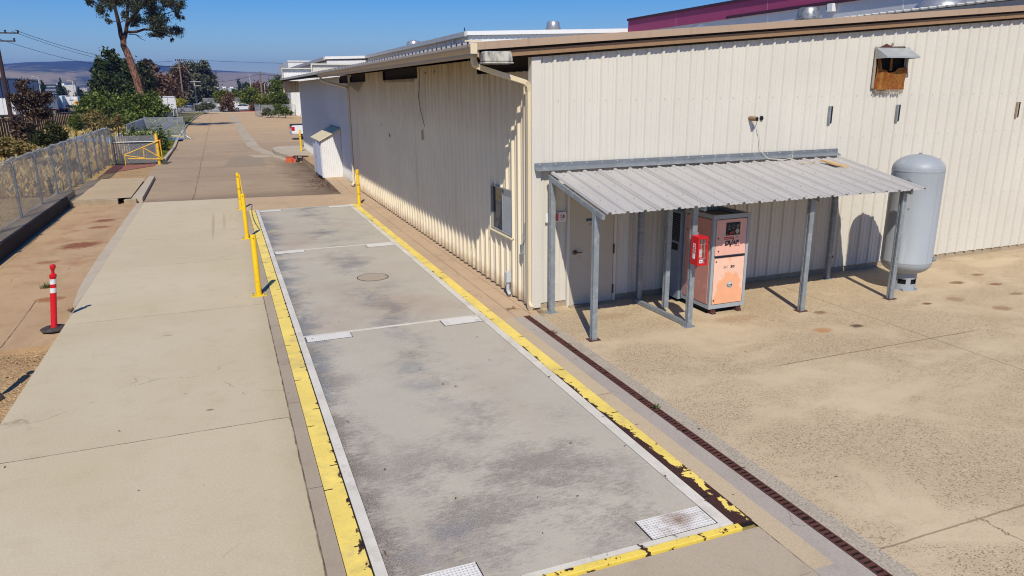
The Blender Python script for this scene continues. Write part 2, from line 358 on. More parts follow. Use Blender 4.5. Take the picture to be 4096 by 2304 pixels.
def paint(name, base, under, side, y0, y1, amt):    # worn paint over rusty steel: wear grows from y0 to y1, strongest on one edge
    n = N(name); x, y, z = n.xyz()
    w_ = n.noise(7, 7, .68, n.scl((1, .7, 1)), .4); f = n.noise(40, 4, .7); bg_ = n.noise(1.4, 4)
    k = n.op('ADD', w_, n.mr(y, y0, y1, 0, amt))
    if side: k = n.op('ADD', k, n.mr(x, side[0], side[1], -.14, .16))
    m = n.mr(k, .70, .72)
    m = n.op('MAXIMUM', m, n.op('MULTIPLY', n.mr(f, .74, .78), .8))
    pc = n.mul(hx(base), n.op('ADD', n.mr(bg_, .3, .7, .88, 1.08), n.mr(f, .3, .7, -.05, .05)))
    pc = n.mix(n.mr(n.noise(3, 5, .7), .6, .75, 0, .4), pc, hx('b79a55' if base[0] in 'ef' and base[2] != 'e' else 'aaa294'))
    uc = n.mix(n.noise(20, 4), hx('2a1614'), hx('4a2a20'))
    pc = n.mix(n.op('MULTIPLY', n.mr(n.noise(2.2, 6, .75), .5, .72, 0, .45), 1.0), pc, hx('8f8371'))
    return n.done(n.bsdf(n.mix(m, pc, uc), n.op('ADD', .5, n.op('MULTIPLY', m, .3)), 0, n.bump(n.op('MULTIPLY', m, -1.0), .4, .003), .4))
M_YEL_R = paint('worn_yellow_paint', 'ecd068', '', (-.86, -.965), -1.8, -6.8, .36)
M_YEL_L = paint('yellow_paint_on_steel', 'ecd068', '', (-4.4, -4.27), 0, -9, .10)
M_YEL_E = paint('chipped_yellow_paint', 'ecce58', '', None, 5, -7, .14)
M_WHT = paint('white_paint_on_steel', 'd3ccbc', '', None, 8, -8, .08)
# tread plate
n = N('tread_plate'); x, y, z = n.xyz()
u = n.op('ADD', x, y); v = n.op('SUBTRACT', x, y)
q = n.op('MULTIPLY', n.op('SINE', n.op('MULTIPLY', u, 95)), n.op('SINE', n.op('MULTIPLY', v, 95)))
r = n.op('MAXIMUM', n.mr(n.noise(4, 6, .7), .56, .72, 0, .75), n.mr(n.op('ADD', n.op('MULTIPLY', n.op('ADD', n.op('ABSOLUTE', n.op('ADD', x, 1.42)), n.op('ABSOLUTE', n.op('ADD', y, 6.83))), 3.0), n.noise(14, 5, .7)), .55, 1.25, .8, 0)); f = n.noise(30, 4)
col = n.mix(n.mr(q, .45, .75, 0, .55), hx('dedad0'), hx('7a695a')); col = n.mix(r, col, hx('7b5533'))
M_TREAD = n.done(n.bsdf(n.mul(col, n.mr(f, .3, .7, .9, 1.06)), .55, 0, n.bump(q, .5, .004), .4))
n = N('manhole_iron'); x, y, z = n.xyz()
q = n.op('MULTIPLY', n.op('SINE', n.op('MULTIPLY', x, 110)), n.op('SINE', n.op('MULTIPLY', y, 110)))
col = n.mix(n.mr(q, -.2, .5), hx('8d7c6a'), hx('c9bca8')); M_MAN = n.done(n.bsdf(col, .6, 0, n.bump(q, .5, .005), .3))
M_RUST = simple('rusty_iron', '55322a', .8, 0, .35, 6, '7a4632', 9)
M_DARK = simple('dark_gap', '14110e', .9, 0, .2)
M_DIRT_N = N('bare_dirt'); n = M_DIRT_N
a = n.noise(1.2, 6, .7); b = n.noise(14, 5, .75); d, _ = n.vor(22)
col = n.mix(n.mr(a, .35, .65), hx('b79a72'), hx('a3855f')); col = n.mix(n.mr(b, .5, .7, 0, .6), col, hx('6f4f33')); col = n.mix(n.mr(d, 0, .16, .7, 0), col, hx('cbb08a'))
M_DIRT = n.done(n.bsdf(col, .95, 0, n.bump(n.op('ADD', b, d), .9, .03), .1))
n = N('dry_ground'); a = n.noise(.11, 6, .65); b = n.noise(2.4, 6, .7); c = n.noise(.012, 5, .6)
col = n.mix(n.mr(a, .38, .6), hx('b39a63'), hx('9a8250')); col = n.mix(n.mr(b, .45, .7, 0, .6), col, hx('5f4d2c')); col = n.mix(n.mr(c, .5, .62, 0, .7), col, hx('5d6138'))
M_FIELD = n.done(n.bsdf(col, .95, 0, n.bump(b, .8, .1), .1))
n = N('verge_grass'); a = n.noise(.35, 5, .6); b = n.noise(9, 5, .75)
col = n.mix(n.mr(a, .42, .58), hx('4e5a22'), hx('8a7a3a')); col = n.mix(n.mr(b, .45, .7, 0, .7), col, hx('39401a'))
M_VERGE = n.done(n.bsdf(col, .95, 0, n.bump(b, 1, .06), .1))
n = N('red_bark_mulch'); b = n.noise(11, 6, .75); col = n.mix(n.mr(b, .35, .65), hx('6e4238'), hx('a8776a')); M_MULCH = n.done(n.bsdf(col, .95, 0, n.bump(b, 1, .04), .1))

# ------------------------------------------------------------------ ground surfaces
HX = 6100
mb = MB(); hx0, hx1, hy0, hy1 = -11.0, -8.05, -30.0, 18.36
for x0, x1, y0, y1 in [(-HX, hx0, -HX, HX), (hx1, HX, -HX, HX), (hx0, hx1, -HX, hy0), (hx0, hx1, hy1, HX)]:
    mb.quad((x0,y0,-.03),(x1,y0,-.03),(x1,y1,-.03),(x0,y1,-.03))
struct('ground', mb, M_FIELD)
def poly(name, pts, mat, z=0.0): return struct(name, MB().flat(pts, z), mat)
poly('concrete_lane', [(-8.05,-30),(-4.49,-30),(-4.49,14.62),(-4.49,18.0),(-8.05,18.35)], M_LANE)
poly('far_concrete_apron', [(-4.49,14.62),(-.76,14.62),(-.76,17.47),(-4.49,18.0)], M_WALK)
poly('edge_strip', [(-4.64,-30),(-4.49,-30),(-4.49,14.6),(-4.64,14.6)], M_STRIP, .004)
poly('near_concrete_apron', [(-4.49,-30),(-.76,-30),(-.76,-7.2),(-4.49,-7.2)], M_APRON)
poly('drain_end_slab', [(-.76,-30),(-.32,-30),(-.32,-7.89),(-.76,-7.89)], M_GREY)
poly('tan_strip', [(-.76,-7.89),(-.53,-7.89),(-.53,-.28),(-.76,-.28)], M_TAN)
poly('grey_strip', [(-.53,-7.89),(-.32,-7.89),(-.32,-.28),(-.53,-.28)], M_GREY)
poly('aggregate_strip', [(-.2,-30),(0,-30),(0,-.28),(-.2,-.28)], M_GREYR)
poly('walkway', [(-.76,-.28),(0,-.28),(.05,.06),(.05,19.3),(-.86,19.3),(-.86,17.48),(-.76,17.47)], M_WALK)
poly('yard', [(0,-30),(60,-30),(60,.2),(.05,.2),(.05,.06),(0,-.28)], M_YARD)
# stained pad sinking towards the camera, with the tapering concrete lip along the lane
def padz(y): t = min(1, max(0, (8.5-y)/6.5)); return -.012-.2*t*t*(3-2*t)
ys = [18.36, 14, 11, 8.5, 7.5, 6.5, 5.5, 4.5, 3.5, 2.5, 2.05]
lip = lambda y: -8.31 if y > 5.5 else -8.31+(5.5-y)/3.45*.2
mb = MB(); m2 = MB()
for a, b in zip(ys, ys[1:]):
    mb.quad((-10.6,a,padz(a)),(-10.6,b,padz(b)),(lip(b),b,padz(b)),(lip(a),a,padz(a)))
    m2.quad((lip(a),a,padz(a)+.003),(lip(b),b,padz(b)+.003),(-8.05,b,0),(-8.05,a,0))
mb.quad((-10.6,2.05,padz(2.05)),(-10.6,2.05,-.4),(-8.05,2.05,-.4),(-8.05,2.05,padz(2.05)))
struct('stained_pad', mb, M_PAD); struct('lane_lip', m2, M_KERB2)
mb = MB(); mb.quad((-8.05,2.1,0),(-8.05,-30,0),(-8.05,-30,-.5),(-8.05,2.1,-.5)); struct('lane_edge', mb, M_LANE)
mb = MB(); nx, ny = 14, 40
gz = lambda x, y: -.27+.05*math.sin(x*3.1+y*1.7)*math.sin(y*2.3)+.03*math.sin(x*9)*math.sin(y*7.7)
X = np.linspace(-11, -8.04, nx); Y = np.linspace(-30, 2.2, ny*2)
for i in range(nx-1):
    for j in range(len(Y)-1):
        mb.quad(*[(X[a], Y[b], gz(X[a], Y[b])) for a, b in ((i,j),(i+1,j),(i+1,j+1),(i,j+1))])
struct('bare_dirt', mb, M_DIRT)
mb = MB(); mb.box(-11.1,-10.56,3.0,20.1,-.5,.40); tag(mb.build('fence_kerb', M_KERB, bev=.015), kind='structure')
mb = MB(); mb.box(-10.56,-10.5,3.0,18.3,-.5,.37); struct('kerb_face', mb, simple('shade_dark_kerb_face', '2e2823', .9, 0, .4, 1.5))  # shaded side of the kerb put into the colour as a near-black face
mb = MB(); mb.box(-10.5,-8.92,18.36,18.62,-.3,.19).box(-8.72,-8.3,18.3,18.55,-.3,.15)
tag(mb.build('cross_kerb', M_KERB, bev=.02), kind='structure')
poly('upper_pad', [(-10.9,18.6),(-8.5,18.6),(-8.55,25.6),(-9.9,25.9),(-10.9,25.6)], concrete('upper_pad_concrete', 'b6a283', 'ad9877', '937b5c', .1, [('x', -10.37, .006, None)]), .185)
mb = MB(); mb.prism([(-8.5,18.62,-.05),(-8.12,18.62,-.05),(-8.25,26.6,-.05),(-8.5,26.6,-.05)], (0,0,.2)); tag(mb.build('pale_kerb', M_KERB2, bev=.01), kind='structure')
asp = [(-8.14,18.36),(-4.49,18.0),(-.76,17.47),(-.86,41),(13,41),(13,141),(-6.9,141.5),(-8.0,132),(-8.6,113.5),(-8.75,85),(-8.55,58.8),(-8.3,47),(-8.25,36.6),(-8.75,34.6),(-8.7,28),(-8.25,26.4)]
poly('asphalt', asp, M_ASPH)
poly('gravel_patch', [(-11.0,25.5),(-8.4,25.8),(-8.7,34.6),(-11,35)], M_DIRT, -.01)
mb = MB(); mb.flat([(-10.9,30.2),(-8.75,33.6),(-8.75,35.0),(-11,35.0)], 0.01); struct('red_mulch', mb, M_MULCH)
poly('grass_verge', [(-11.2,35.2),(-8.5,35.2),(-8.4,47),(-8.7,58.8),(-8.9,85),(-8.75,113.5),(-8.1,132),(-7,141.6),(-7,146),(-12,146),(-11.2,90)], M_VERGE, .05)
kp = [(-8.42,36.2),(-8.4,47),(-8.65,58.8),(-8.85,85),(-8.7,113.5),(-8.1,132),(-7.0,141.6),(1.5,141.3),(12.5,141)]
mb = MB()
for (x0,y0),(x1,y1) in zip(kp, kp[1:]): mb.bar((x0,y0,.06),(x1,y1,.06),.17,.17)
struct('road_kerb', mb, M_KERB2)
# concrete valley gutter down the asphalt
lft = [(-3.52,129.5),(-3.47,85.4),(-3.39,47.6),(-3.08,42.8),(-2.75,39.5),(-1.75,33.6)]; rgt = [(-2.75,128.9),(-2.6,84.8),(-2.55,48.2),(-2.43,43.7),(-2.1,40.6),(-1.3,34.6)]
struct('valley_gutter', MB().flat(lft+rgt[::-1], .004), concrete('gutter_concrete', 'b3a58e', 'a89a82', '84725c', .1, streak=(1, .25, 1)))
poly('pale_asphalt_patch', [(-3.3,36.5),(-2.28,36.4),(-2.55,38.0),(-3.15,38.45),(-3.7,38.6)], M_KERB2, .004)
poly('dark_asphalt_patch', [(-5.2,31),(-2.9,31),(-2.9,37.5),(-4.6,37.5)], simple('patched_asphalt', '96856f', .9, 0, .35, 9), .003)
poly('street', [(-60,146),(60,146),(60,158),(-60,160)], simple('street_asphalt', '6a6560', .9), .003)
poly('street_verge', [(-7,141.7),(14,141.3),(14,145.8),(-7,146)], M_VERGE, .012)
poly('car_park', [(-40,160.2),(60,158.2),(60,215),(-40,215)], simple('car_park_asphalt', '77726b', .9), .002)
mb = MB(); mb.box(-40,-4.4,145.8,146.0,-.03,.16).box(2.2,40,145.8,146.0,-.03,.16); struct('street_kerb', mb, M_KERB2)
mb = MB(); mb.box(-4.4,2.2,145.78,146.02,-.03,.17); struct('red_kerb', mb, simple('red_kerb_paint', 'b0403a', .7, 0, .25, 2))
# ------------------------------------------------------------------ building materials
def sheet(name, base, dirt, rough=.42, low=None, seam=None, dirtamt=.5, top=None):
    n = N(name); x, y, z = n.xyz()
    a = n.noise(1.0, 6, .65, n.scl((9, 9, .22))); b = n.noise(.5, 4, .6); c = n.noise(30, 3, .7)
    col = n.mul(hx(base), n.op('ADD', n.mr(b, .3, .7, .95, 1.04), n.mr(c, .3, .7, -.02, .02)))
    col = n.mix(n.mr(a, .55, .8, 0, dirtamt), col, hx(dirt))
    if low:      # splash-back rust and dirt just above the slab
        m = n.op('MULTIPLY', n.mr(n.op('ADD', z, n.op('MULTIPLY', n.noise(5, 5, .7), .35)), .2, .5, .75, 0), 1.0)
        col = n.mix(m, col, hx(low))
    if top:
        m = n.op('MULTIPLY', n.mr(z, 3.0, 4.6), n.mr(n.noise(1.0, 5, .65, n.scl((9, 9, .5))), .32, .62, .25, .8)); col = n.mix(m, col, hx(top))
    if seam: col = n.mix(n.mr(n.op('ABSOLUTE', n.op('SUBTRACT', n.op('MODULO', n.op('SUBTRACT', x, seam[0]), seam[1]), seam[1]/2)), seam[2], seam[2]*.6, 0, .85), col, hx('1d1c1a'))
    return n.done(n.bsdf(col, n.mr(b, .3, .7, rough-.05, rough+.1), 0, n.bump(n.noise(1.2, 3), .12, .02), .35))
M_CREAM = sheet('cream_metal_sheet', 'cbc6b9', 'b0a794', .45, None, None, .3)
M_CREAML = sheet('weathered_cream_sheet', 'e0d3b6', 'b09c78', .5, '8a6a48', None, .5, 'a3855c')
M_GREYW = sheet('grey_white_sheet', 'cfcdc6', 'a9a7a0', .45, '8f8672', None, .4)
M_TRIM = sheet('tan_trim', 'a8917a', '7f6a54', .4)
M_TRIM2 = sheet('brown_trim', '8d7052', '5f4731', .45)
M_GUT = sheet('gutter_metal', 'a8957a', '7c6a52', .42, None, None, .6)
M_PIPE = sheet('downspout_metal', 'd3c3a2', 'a8926d', .42)
M_ROOFA = simple('galvanised_roof', 'b8b5ac', .5, .0, .15, 1.2)
M_SOFF = simple('dark_soffit', '241a12', .9, 0, .3, 2)  # near-black brown; on the soffit it takes in the overhang's shade
M_BLACK = simple('black_plastic', '15161a', .5)
M_GALV = simple('galvanised_steel', '8f979b', .42, .35, .22, 5, 'aeb6ba', 14, .58)
M_GALVL = simple('galvanised_flashing', '7f8487', .45, .3, .2, 3, 'b5b8b8', 9, .64)
n = N('canopy_sheet'); x, y, z = n.xyz()
a = n.noise(1.0, 4, .6, n.scl((5, .5, 1))); b = n.noise(.8, 5); c = n.noise(20, 4, .7)
col = n.mul(hx('b4b0aa'), n.op('ADD', n.mr(a, .3, .7, .9, 1.06), n.mr(c, .3, .7, -.03, .03)))
sm = n.mr(n.op('ABSOLUTE', n.op('SUBTRACT', n.op('MODULO', n.op('SUBTRACT', x, .25), .9348), .895)), .009, .016, .92, 0)
col = n.mix(sm, col, hx('191817')); col = n.mix(n.mr(n.noise(6, 5, .7), .66, .76, 0, .5), col, hx('8d7a62'))
M_CANOPY = n.done(n.bsdf(col, n.mr(b, .3, .7, .38, .55), .15, n.bump(b, .1, .02), .4))
M_DOOR = simple('door_paint', 'b9b09c', .5, 0, .06, 1.0, '9a8f79', 3, .68)
M_GLASS = N('dark_window_glass'); n = M_GLASS; M_GLASS = n.done(n.bsdf(n.mix(n.noise(1.2, 3), hx('0c0f18'), hx('1b2230')), .06, 0, None, .7))
M_GLASS2 = N('pale_window_glass'); n = M_GLASS2; M_GLASS2 = n.done(n.bsdf(n.mix(n.noise(1.4, 3), hx('8d979c'), hx('a3abae')), .15, 0, None, .6))  # flat pale grey pane colour, softly mottled
M_WHITE = simple('white_enamel', 'dedcd8', .4, 0, .04)
M_STEEL = simple('silver_vent_metal', 'a9abab', .32, .55, .15, 3, '6d6f70', 5, .64)
M_LTR = simple('black_lettering', '17171a', .5, 0, .02)
M_WLTR = simple('white_lettering', 'e4e2de', .5, 0, .02)
M_REDP = simple('red_plastic', 'c4121c', .35, 0, .06)

# ------------------------------------------------------------------ warehouse
wh = thing('warehouse', 'long cream ribbed metal warehouse with brown roof trim beside the weighbridge', 'warehouse', (0,0,0))
ZT = lambda x: 4.575+.0745*x if x <= 12.4 else 4.575+.0745*(24.8-x)
fw = MB(); pts = rib_profile(.12, 24.45, .40, h=.036)
hood = (7.72, 8.56, 3.98, 4.72); dr = (.66, 1.68, -1, 2.17)
rib_sheet(fw, pts, lambda u, o, z: (u, -o, z), lambda u: .12, ZT, [hood, dr])
for z0 in (3.79, 2.95, 1.5, .45):                     # screw heads along the girts
    for k in range(60):
        c = .40+k*PIT_R+.075
        if c > 18 or (.6 < c < 1.8 and z0 < 2.3) or (z0 == 2.95 and c < 7): continue
        for dx in ((0, .04) if k % 3 == 0 else (0,)): fw.box(c+dx-.007, c+dx+.007, -.012, -.001, z0-.007, z0+.007)
fw.build('front_wall', M_CREAM, wh)
VENTS = [(.16, 2.93), (7.8, 12.4), (15.33, 18.9)]
lw = MB(); pts = rib_profile(.1, 19.12, .33, h=.046)
rib_sheet(lw, pts, lambda u, o, z: (-o, u, z), lambda u: .04, lambda u: 4.575, [(a, b, 4.29, 9) for a, b in VENTS]+[(.95, 2.12, 1.22, 2.11)])
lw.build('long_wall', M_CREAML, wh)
lw = MB(); pts = rib_profile(19.12, 39.05, .33, h=.026)
rib_sheet(lw, pts, lambda u, o, z: (-o, u, z), lambda u: .1, lambda u: 4.575, [(19.5, 21.7, 4.29, 9)])
lw.build('far_wall', M_GREYW, wh)
mb = MB(); mb.quad((.02,39.05,0),(24.4,39.05,0),(24.4,39.05,ZT(24.4)),(12.4,39.05,ZT(12.4)),(.02,39.05,4.575)).quad((24.45,0,0),(24.45,39.05,0),(24.45,39.05,ZT(24.45)),(24.45,0,ZT(24.45))); mb.build('rear_wall', M_CREAM, wh)
mb = MB(); mb.box(.05,24.4,.015,.2,-.1,.16).box(.012,.2,.2,39.0,-.1,.09); mb.build('plinth', M_KERB, wh)
mb = MB(); mb.box(-.045,.125,-.046,-.038,.05,4.58).box(-.046,-.038,-.038,.11,.05,4.575).box(-.0,.02,-.0,.02,.0,4.5); mb.build('corner_trim', M_CREAM, wh)
# roof: two slopes with ribs, soffit, trims
zr = lambda x: 4.775+.0735*x if x <= 12.4 else 4.775+.0735*(24.8-x)
mb = MB()
mb.prism([(-1.13,-.1,zr(-1.13)-.05),(12.4,-.1,zr(12.4)-.05),(24.6,-.1,zr(24.6)-.05),(24.6,-.1,zr(24.6)),(12.4,-.1,zr(12.4)),(-1.13,-.1,zr(-1.13))], (0,39.3,0))
k = 0
while -.05+k*PIT_R < 39.1:
    yy = -.05+k*PIT_R
    for s in (1,):
        mb.prism([(-1.17,yy-.04,zr(-1.17)),(-1.17,yy-.018,zr(-1.17)+.035),(-1.17,yy+.018,zr(-1.17)+.035),(-1.17,yy+.04,zr(-1.17))], (13.57,0,13.57*.0735))
    k += 1
ro = mb.build('roof', M_ROOFA, wh)
mb = MB(); mb.box(-1.178,-1.16,-.1,39.1,4.69,4.738); mb.build('eave_drip', M_WHITE, ro)
mb = MB()
for k in range(125):
    yy = -.05+k*PIT_R; mb.prism([(-1.185,yy-.04,4.71),(-1.185,yy-.012,4.752),(-1.185,yy+.012,4.752),(-1.185,yy+.04,4.71)], (.012,0,0))
mb.build('rib_end', M_SOFF, ro)
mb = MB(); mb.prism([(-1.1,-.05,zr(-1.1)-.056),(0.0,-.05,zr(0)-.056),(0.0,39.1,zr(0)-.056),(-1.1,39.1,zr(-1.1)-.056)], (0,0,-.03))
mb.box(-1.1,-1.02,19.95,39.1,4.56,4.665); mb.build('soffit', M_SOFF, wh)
mb = MB()
def rake(mb, y0, y1, lo, hi, xa=-1.16, xb=12.4):
    mb.prism([(xa,y0,zr(xa)+lo),(xb,y0,zr(xb)+lo),(xb,y0,zr(xb)+hi),(xa,y0,zr(xa)+hi)], (0,y1-y0,0))
    xb2 = 24.6; mb.prism([(xb+.004,y0,zr(xb)+lo),(xb2,y0,zr(xb2)+lo),(xb2,y0,zr(xb2)+hi),(xb+.004,y0,zr(xb)+hi)], (0,y1-y0,0))
rake(mb, -.20, -.11, -.085, .035); mb.build('rake_trim', M_TRIM, wh)
mb = MB(); rake(mb, -.13, -.03, -.225, -.125, -1.0); mb.build('lower_rake_trim', M_TRIM2, wh)
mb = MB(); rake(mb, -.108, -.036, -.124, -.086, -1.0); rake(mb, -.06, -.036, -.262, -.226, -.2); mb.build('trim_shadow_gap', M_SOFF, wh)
gp = [(0,4.70),(-.02,4.715),(-.035,4.70),(-.04,4.66),(-.03,4.62),(-.005,4.585),(.02,4.56),(.02,4.535),(.03,4.50),(.12,4.50),(.12,4.52),(.045,4.52),(.035,4.55),(.03,4.57)]
mb = MB(); mb.prism([(-1.145+a, -.16, z-.0) for a, z in gp], (0, 20.05, 0)); mb.box(-1.13,-1.025,-.162,-.15,4.5,4.7).box(-1.13,-1.025,19.87,19.885,4.5,4.7); mb.build('gutter', M_GUT, wh)
# downspouts
rp = [(-1,-.75),(1,-.75),(1,.75),(-1,.75)]
def spout(name, path):
    P = [Vector(p) for p in path]; mb = MB(); mb.tube(P, .052, prof=rp, up=(1,0,0))
    m2 = mb
    for t in np.linspace(.05, .95, 9):                # crimped elbows
        for a, b in ((1, 2), (2, 3), (4, 5), (5, 6)):
            p = P[a].lerp(P[b], t); d = (P[b]-P[a]).normalized()*.006; m2.tube([p-d, p+d], .056, prof=rp, up=(1,0,0))
    return mb.build(name, M_PIPE, wh)
spout('downspout', [(-1.06,.03,4.62),(-1.06,.03,4.45),(-1.03,.03,4.375),(-.93,.035,4.335),(-.14,.05,4.105),(-.075,.055,4.05),(-.062,.055,3.96),(-.062,.055,.17),(-.065,.02,.09),(-.07,-.06,.05)])
spout('downspout', [(-1.06,19.78,4.55),(-1.06,19.78,4.45),(-1.03,19.75,4.39),(-.93,19.7,4.35),(-.15,19.25,4.12),(-.085,19.2,4.06),(-.075,19.19,3.96),(-.075,19.19,.28),(-.1,19.17,.18),(-.2,19.12,.12)])
# roof-end flashing closing the gutter
mb = MB(); mb.box(-1.19,-1.075,-.215,-.2,4.55,4.715).bar((-1.25,-.1,4.75),(-.95,-.1,4.76),.03,.02); mb.build('gutter_end_flashing', M_PIPE, wh)
# eave vents
for a, b in VENTS+[(19.5, 21.7)]:
    mb = MB(); mb.box(-.02,.01,a,b,4.285,4.305).box(-.02,.01,a,a+.03,4.305,4.56).box(-.02,.01,b-.03,b,4.305,4.56)
    mb.box(.05,.07,max(.12,a-.2),b+.2,4.1,4.6); mb.build('eave_vent', M_SOFF, wh)  # last box: near-black panel standing in for the unlit interior
# loose netting below the far vent, hanging wire and stray holes
n = N('rusty_netting'); x, y, z = n.xyz()
s1 = n.op('ABSOLUTE', n.op('SINE', n.op('MULTIPLY', n.op('ADD', y, z), 60))); s2 = n.op('ABSOLUTE', n.op('SINE', n.op('MULTIPLY', n.op('SUBTRACT', y, z), 60)))
M_NET = n.done(n.bsdf(hx('5a4632'), .9, 0, None, .2, n.mr(n.op('MINIMUM', s1, s2), .2, .35, 1, 0)))
mb = MB(); mb.quad((-.06,15.5,4.28),(-.06,20.4,4.3),(-.07,18.5,4.12),(-.07,16.8,3.92)).quad((-.05,8.0,4.29),(-.05,12.3,4.29),(-.05,12.0,4.22),(-.05,8.2,4.2)); mb.build('vent_netting', M_NET, wh)
mb = MB(); mb.tube([(-.045,7.55,4.55),(-.05,7.6,4.1),(-.045,7.78,3.8),(-.05,7.55,3.4),(-.045,7.25,3.05)], .007, 5); mb.build('hanging_wire', M_SOFF, wh)
mb = MB()
for yy, zz, h in ((12.97,2.86,.05),(11.83,2.56,.07),(7.05,4.4,.04),(6.2,4.42,.03)): mb.disc((-.006,yy,zz), (-1,0,0), h*.6, 10, .02)
mb.bar((-.03,11.85,2.8),(-.03,11.83,2.58),.01,.01); mb.build('wall_hole', M_DARK, wh)
mb = MB(); mb.box(-.07,-.03,7.46,7.53,2.69,2.94); mb.build('wall_bracket', M_GUT, wh)
# window
wn = MB(); wn.box(-.05,.02,.945,2.125,1.21,1.23).box(-.05,.02,.945,2.125,2.09,2.115).box(-.05,.02,.945,.965,1.23,2.09).box(-.05,.02,2.105,2.125,1.23,2.09).box(-.03,.02,1.508,1.532,1.23,2.09)
win = wn.build('window', simple('aluminium_frame', '9b9a92', .45, .2), wh)
MB().box(.0,.012,1.535,2.105,1.23,2.09).build('window_pane', M_GLASS, win); MB().box(-.012,.0,.965,1.50,1.23,2.09).build('window_pane', M_GLASS2, win)
cu = MB(); cu.prism([(-.004,1.60,1.235),(-.004,1.86,1.235),(-.004,1.70,1.5),(-.004,1.60,1.9)], (-.003,0,0)); cu.build('curtain', simple('dim_curtain', '3c4350', .8), win)
MB().prism([(-.085,.90,1.17),(-.085,2.17,1.17),(-.02,2.17,1.19),(-.02,.90,1.19)], (0,0,.016)).build('window_sill', M_PIPE, win)
mb = MB(); mb.tube([(-.06,.3,1.6),(-.06,.3,1.25),(-.06,.36,1.18)], .014, 6).box(-.1,-.03,.31,.41,1.02,1.18); mb.build('switch_box', M_GALV, wh)
mb = MB(); mb.tube([(-.1,1.06,.42),(-.1,1.06,.12),(-.09,.98,.05)], .035, 8).box(-.15,-.05,1.0,1.12,.3,.5); mb.build('water_tap_box', simple('pale_grey_box', 'b9bec2', .5), wh)
# door
d = MB(); d.box(.715,1.63,-.05,-.005,.02,2.13); door = d.build('door', M_DOOR, wh, bev=.004)
fr = MB(); fr.box(.655,.708,-.06,.03,.0,2.18).box(1.637,1.69,-.06,.03,.0,2.18).box(.708,1.637,-.06,.03,2.137,2.18); fr.build('door_frame', M_CREAM, door)
h = MB(); h.disc((.815,-.05,1.04), (0,-1,0), .05, 18, .012).tube([(.815,-.06,1.04),(.815,-.11,1.04)], .014, 10).tube([(.81,-.11,1.04),(.94,-.112,1.045)], [.016,.012], 10); h.build('door_handle', simple('brass_handle', '6d6152', .3, .7), door, smooth=True)
h = MB()
for zz in (.25, 1.04, 1.85): h.box(1.622,1.65,-.072,-.05,zz-.09,zz+.09)
h.build('hinge', simple('rusty_hinge', '5b3f2c', .7), door)
h = MB(); h.box(1.06,1.235,-.0525,-.05,1.612,1.662); h.build('door_sticker', simple('blue_grey_sticker', '3d4e63', .5), door)
text_mesh('S', .075, M_LTR, 'sticker_letter', door, (1.04,-.0545,1.607), bold=.002)
h = MB(); h.box(1.1,1.21,-.0525,-.05,1.525,1.575); h.build('door_sticker', simple('faded_pink_sticker', 'ab8f82', .5), door)
MB().box(.68,1.67,-.2,-.03,-.0,.018).build('door_threshold', M_KERB, door)
# ventilation hood with rusty screen
hd = MB(); hd.quad((7.68,-.03,4.75),(8.6,-.03,4.75),(8.6,-.34,4.56),(7.68,-.34,4.56)).quad((7.68,-.34,4.56),(8.6,-.34,4.56),(8.6,-.34,4.53),(7.68,-.34,4.53))
hd.quad((7.68,-.03,4.75),(7.68,-.34,4.56),(7.68,-.34,4.53),(7.68,-.03,4.52)).quad((8.6,-.03,4.75),(8.6,-.34,4.56),(8.6,-.34,4.53),(8.6,-.03,4.52))
vh = hd.build('vent_hood', simple('galvanised_hood', 'a9acab', .4, .25, .15, 4), wh)
n = N('rusty_screen'); x, y, z = n.xyz()
a = n.noise(1.0, 4, .6, n.scl((5, 1, 1.5))); b = n.noise(14, 5, .75); g1 = n.op('MULTIPLY', n.op('SINE', n.op('MULTIPLY', z, 400)), n.op('SINE', n.op('MULTIPLY', x, 300)))
col = n.mix(n.mr(a, .38, .62), hx('93450f'), hx('ad7a3c')); col = n.mix(n.mr(b, .45, .7, 0, .7), col, hx('4c2610')); col = n.mix(n.mr(g1, .1, .6, 0, .5), col, hx('2d170c'))
M_SCR = n.done(n.bsdf(col, .85, 0, n.bump(g1, .5, .01), .2))
sc_ = MB(); sx = np.linspace(7.72, 8.56, 14); szz = np.linspace(0, 1, 8)
fy = lambda x, z: -.075-.035*math.sin((x-7.7)*7.5)*max(0, 4.5-z)*1.6-.02*math.sin(z*9)
zq = lambda x, t: 3.9+t*((.42 if x > 7.82 else .74)-.03*math.sin((x-7.8)*7)-(.05 if 8.0 < x < 8.3 else 0))
for i in range(13):
    for j in range(7): sc_.quad(*[(sx[a], fy(sx[a], zq(sx[a], szz[b])), zq(sx[a], szz[b])) for a, b in ((i,j),(i+1,j),(i+1,j+1),(i,j+1))])
sc_.build('vent_screen', M_SCR, vh, smooth=True)
MB().box(7.72,8.56,.06,.08,3.9,4.8).build('vent_shade_sheet', M_DARK, vh)  # near-black sheet added behind the hole, painting the shade under the hood
MB().prism([(8.12,-.03,4.28),(8.2,-.03,4.28),(8.17,-.03,4.6),(8.13,-.03,4.6)], (0,-.004,0)).build('hanging_strip', M_SCR, vh)
fg = MB()
for i in range(22):
    x0 = 7.7+i*.038; ln = .05+.045*abs(math.sin(i*1.9)); fg.quad((x0,-.08,3.905),(x0+.03,-.08,3.905),(x0+.03+.01*math.sin(i),-.07,3.905-ln),(x0+.01*math.sin(i),-.07,3.905-ln))
fg.build('frayed_edge', simple('frayed_mesh', '8d8270', .8), vh)
MB().box(7.66,7.72,-.055,-.035,3.93,4.76).box(8.56,8.61,-.055,-.035,4.18,4.75).box(8.1,8.14,-.06,-.03,4.75,4.84).build('hood_flange', simple('weathered_flange', '9c917f', .6), vh)
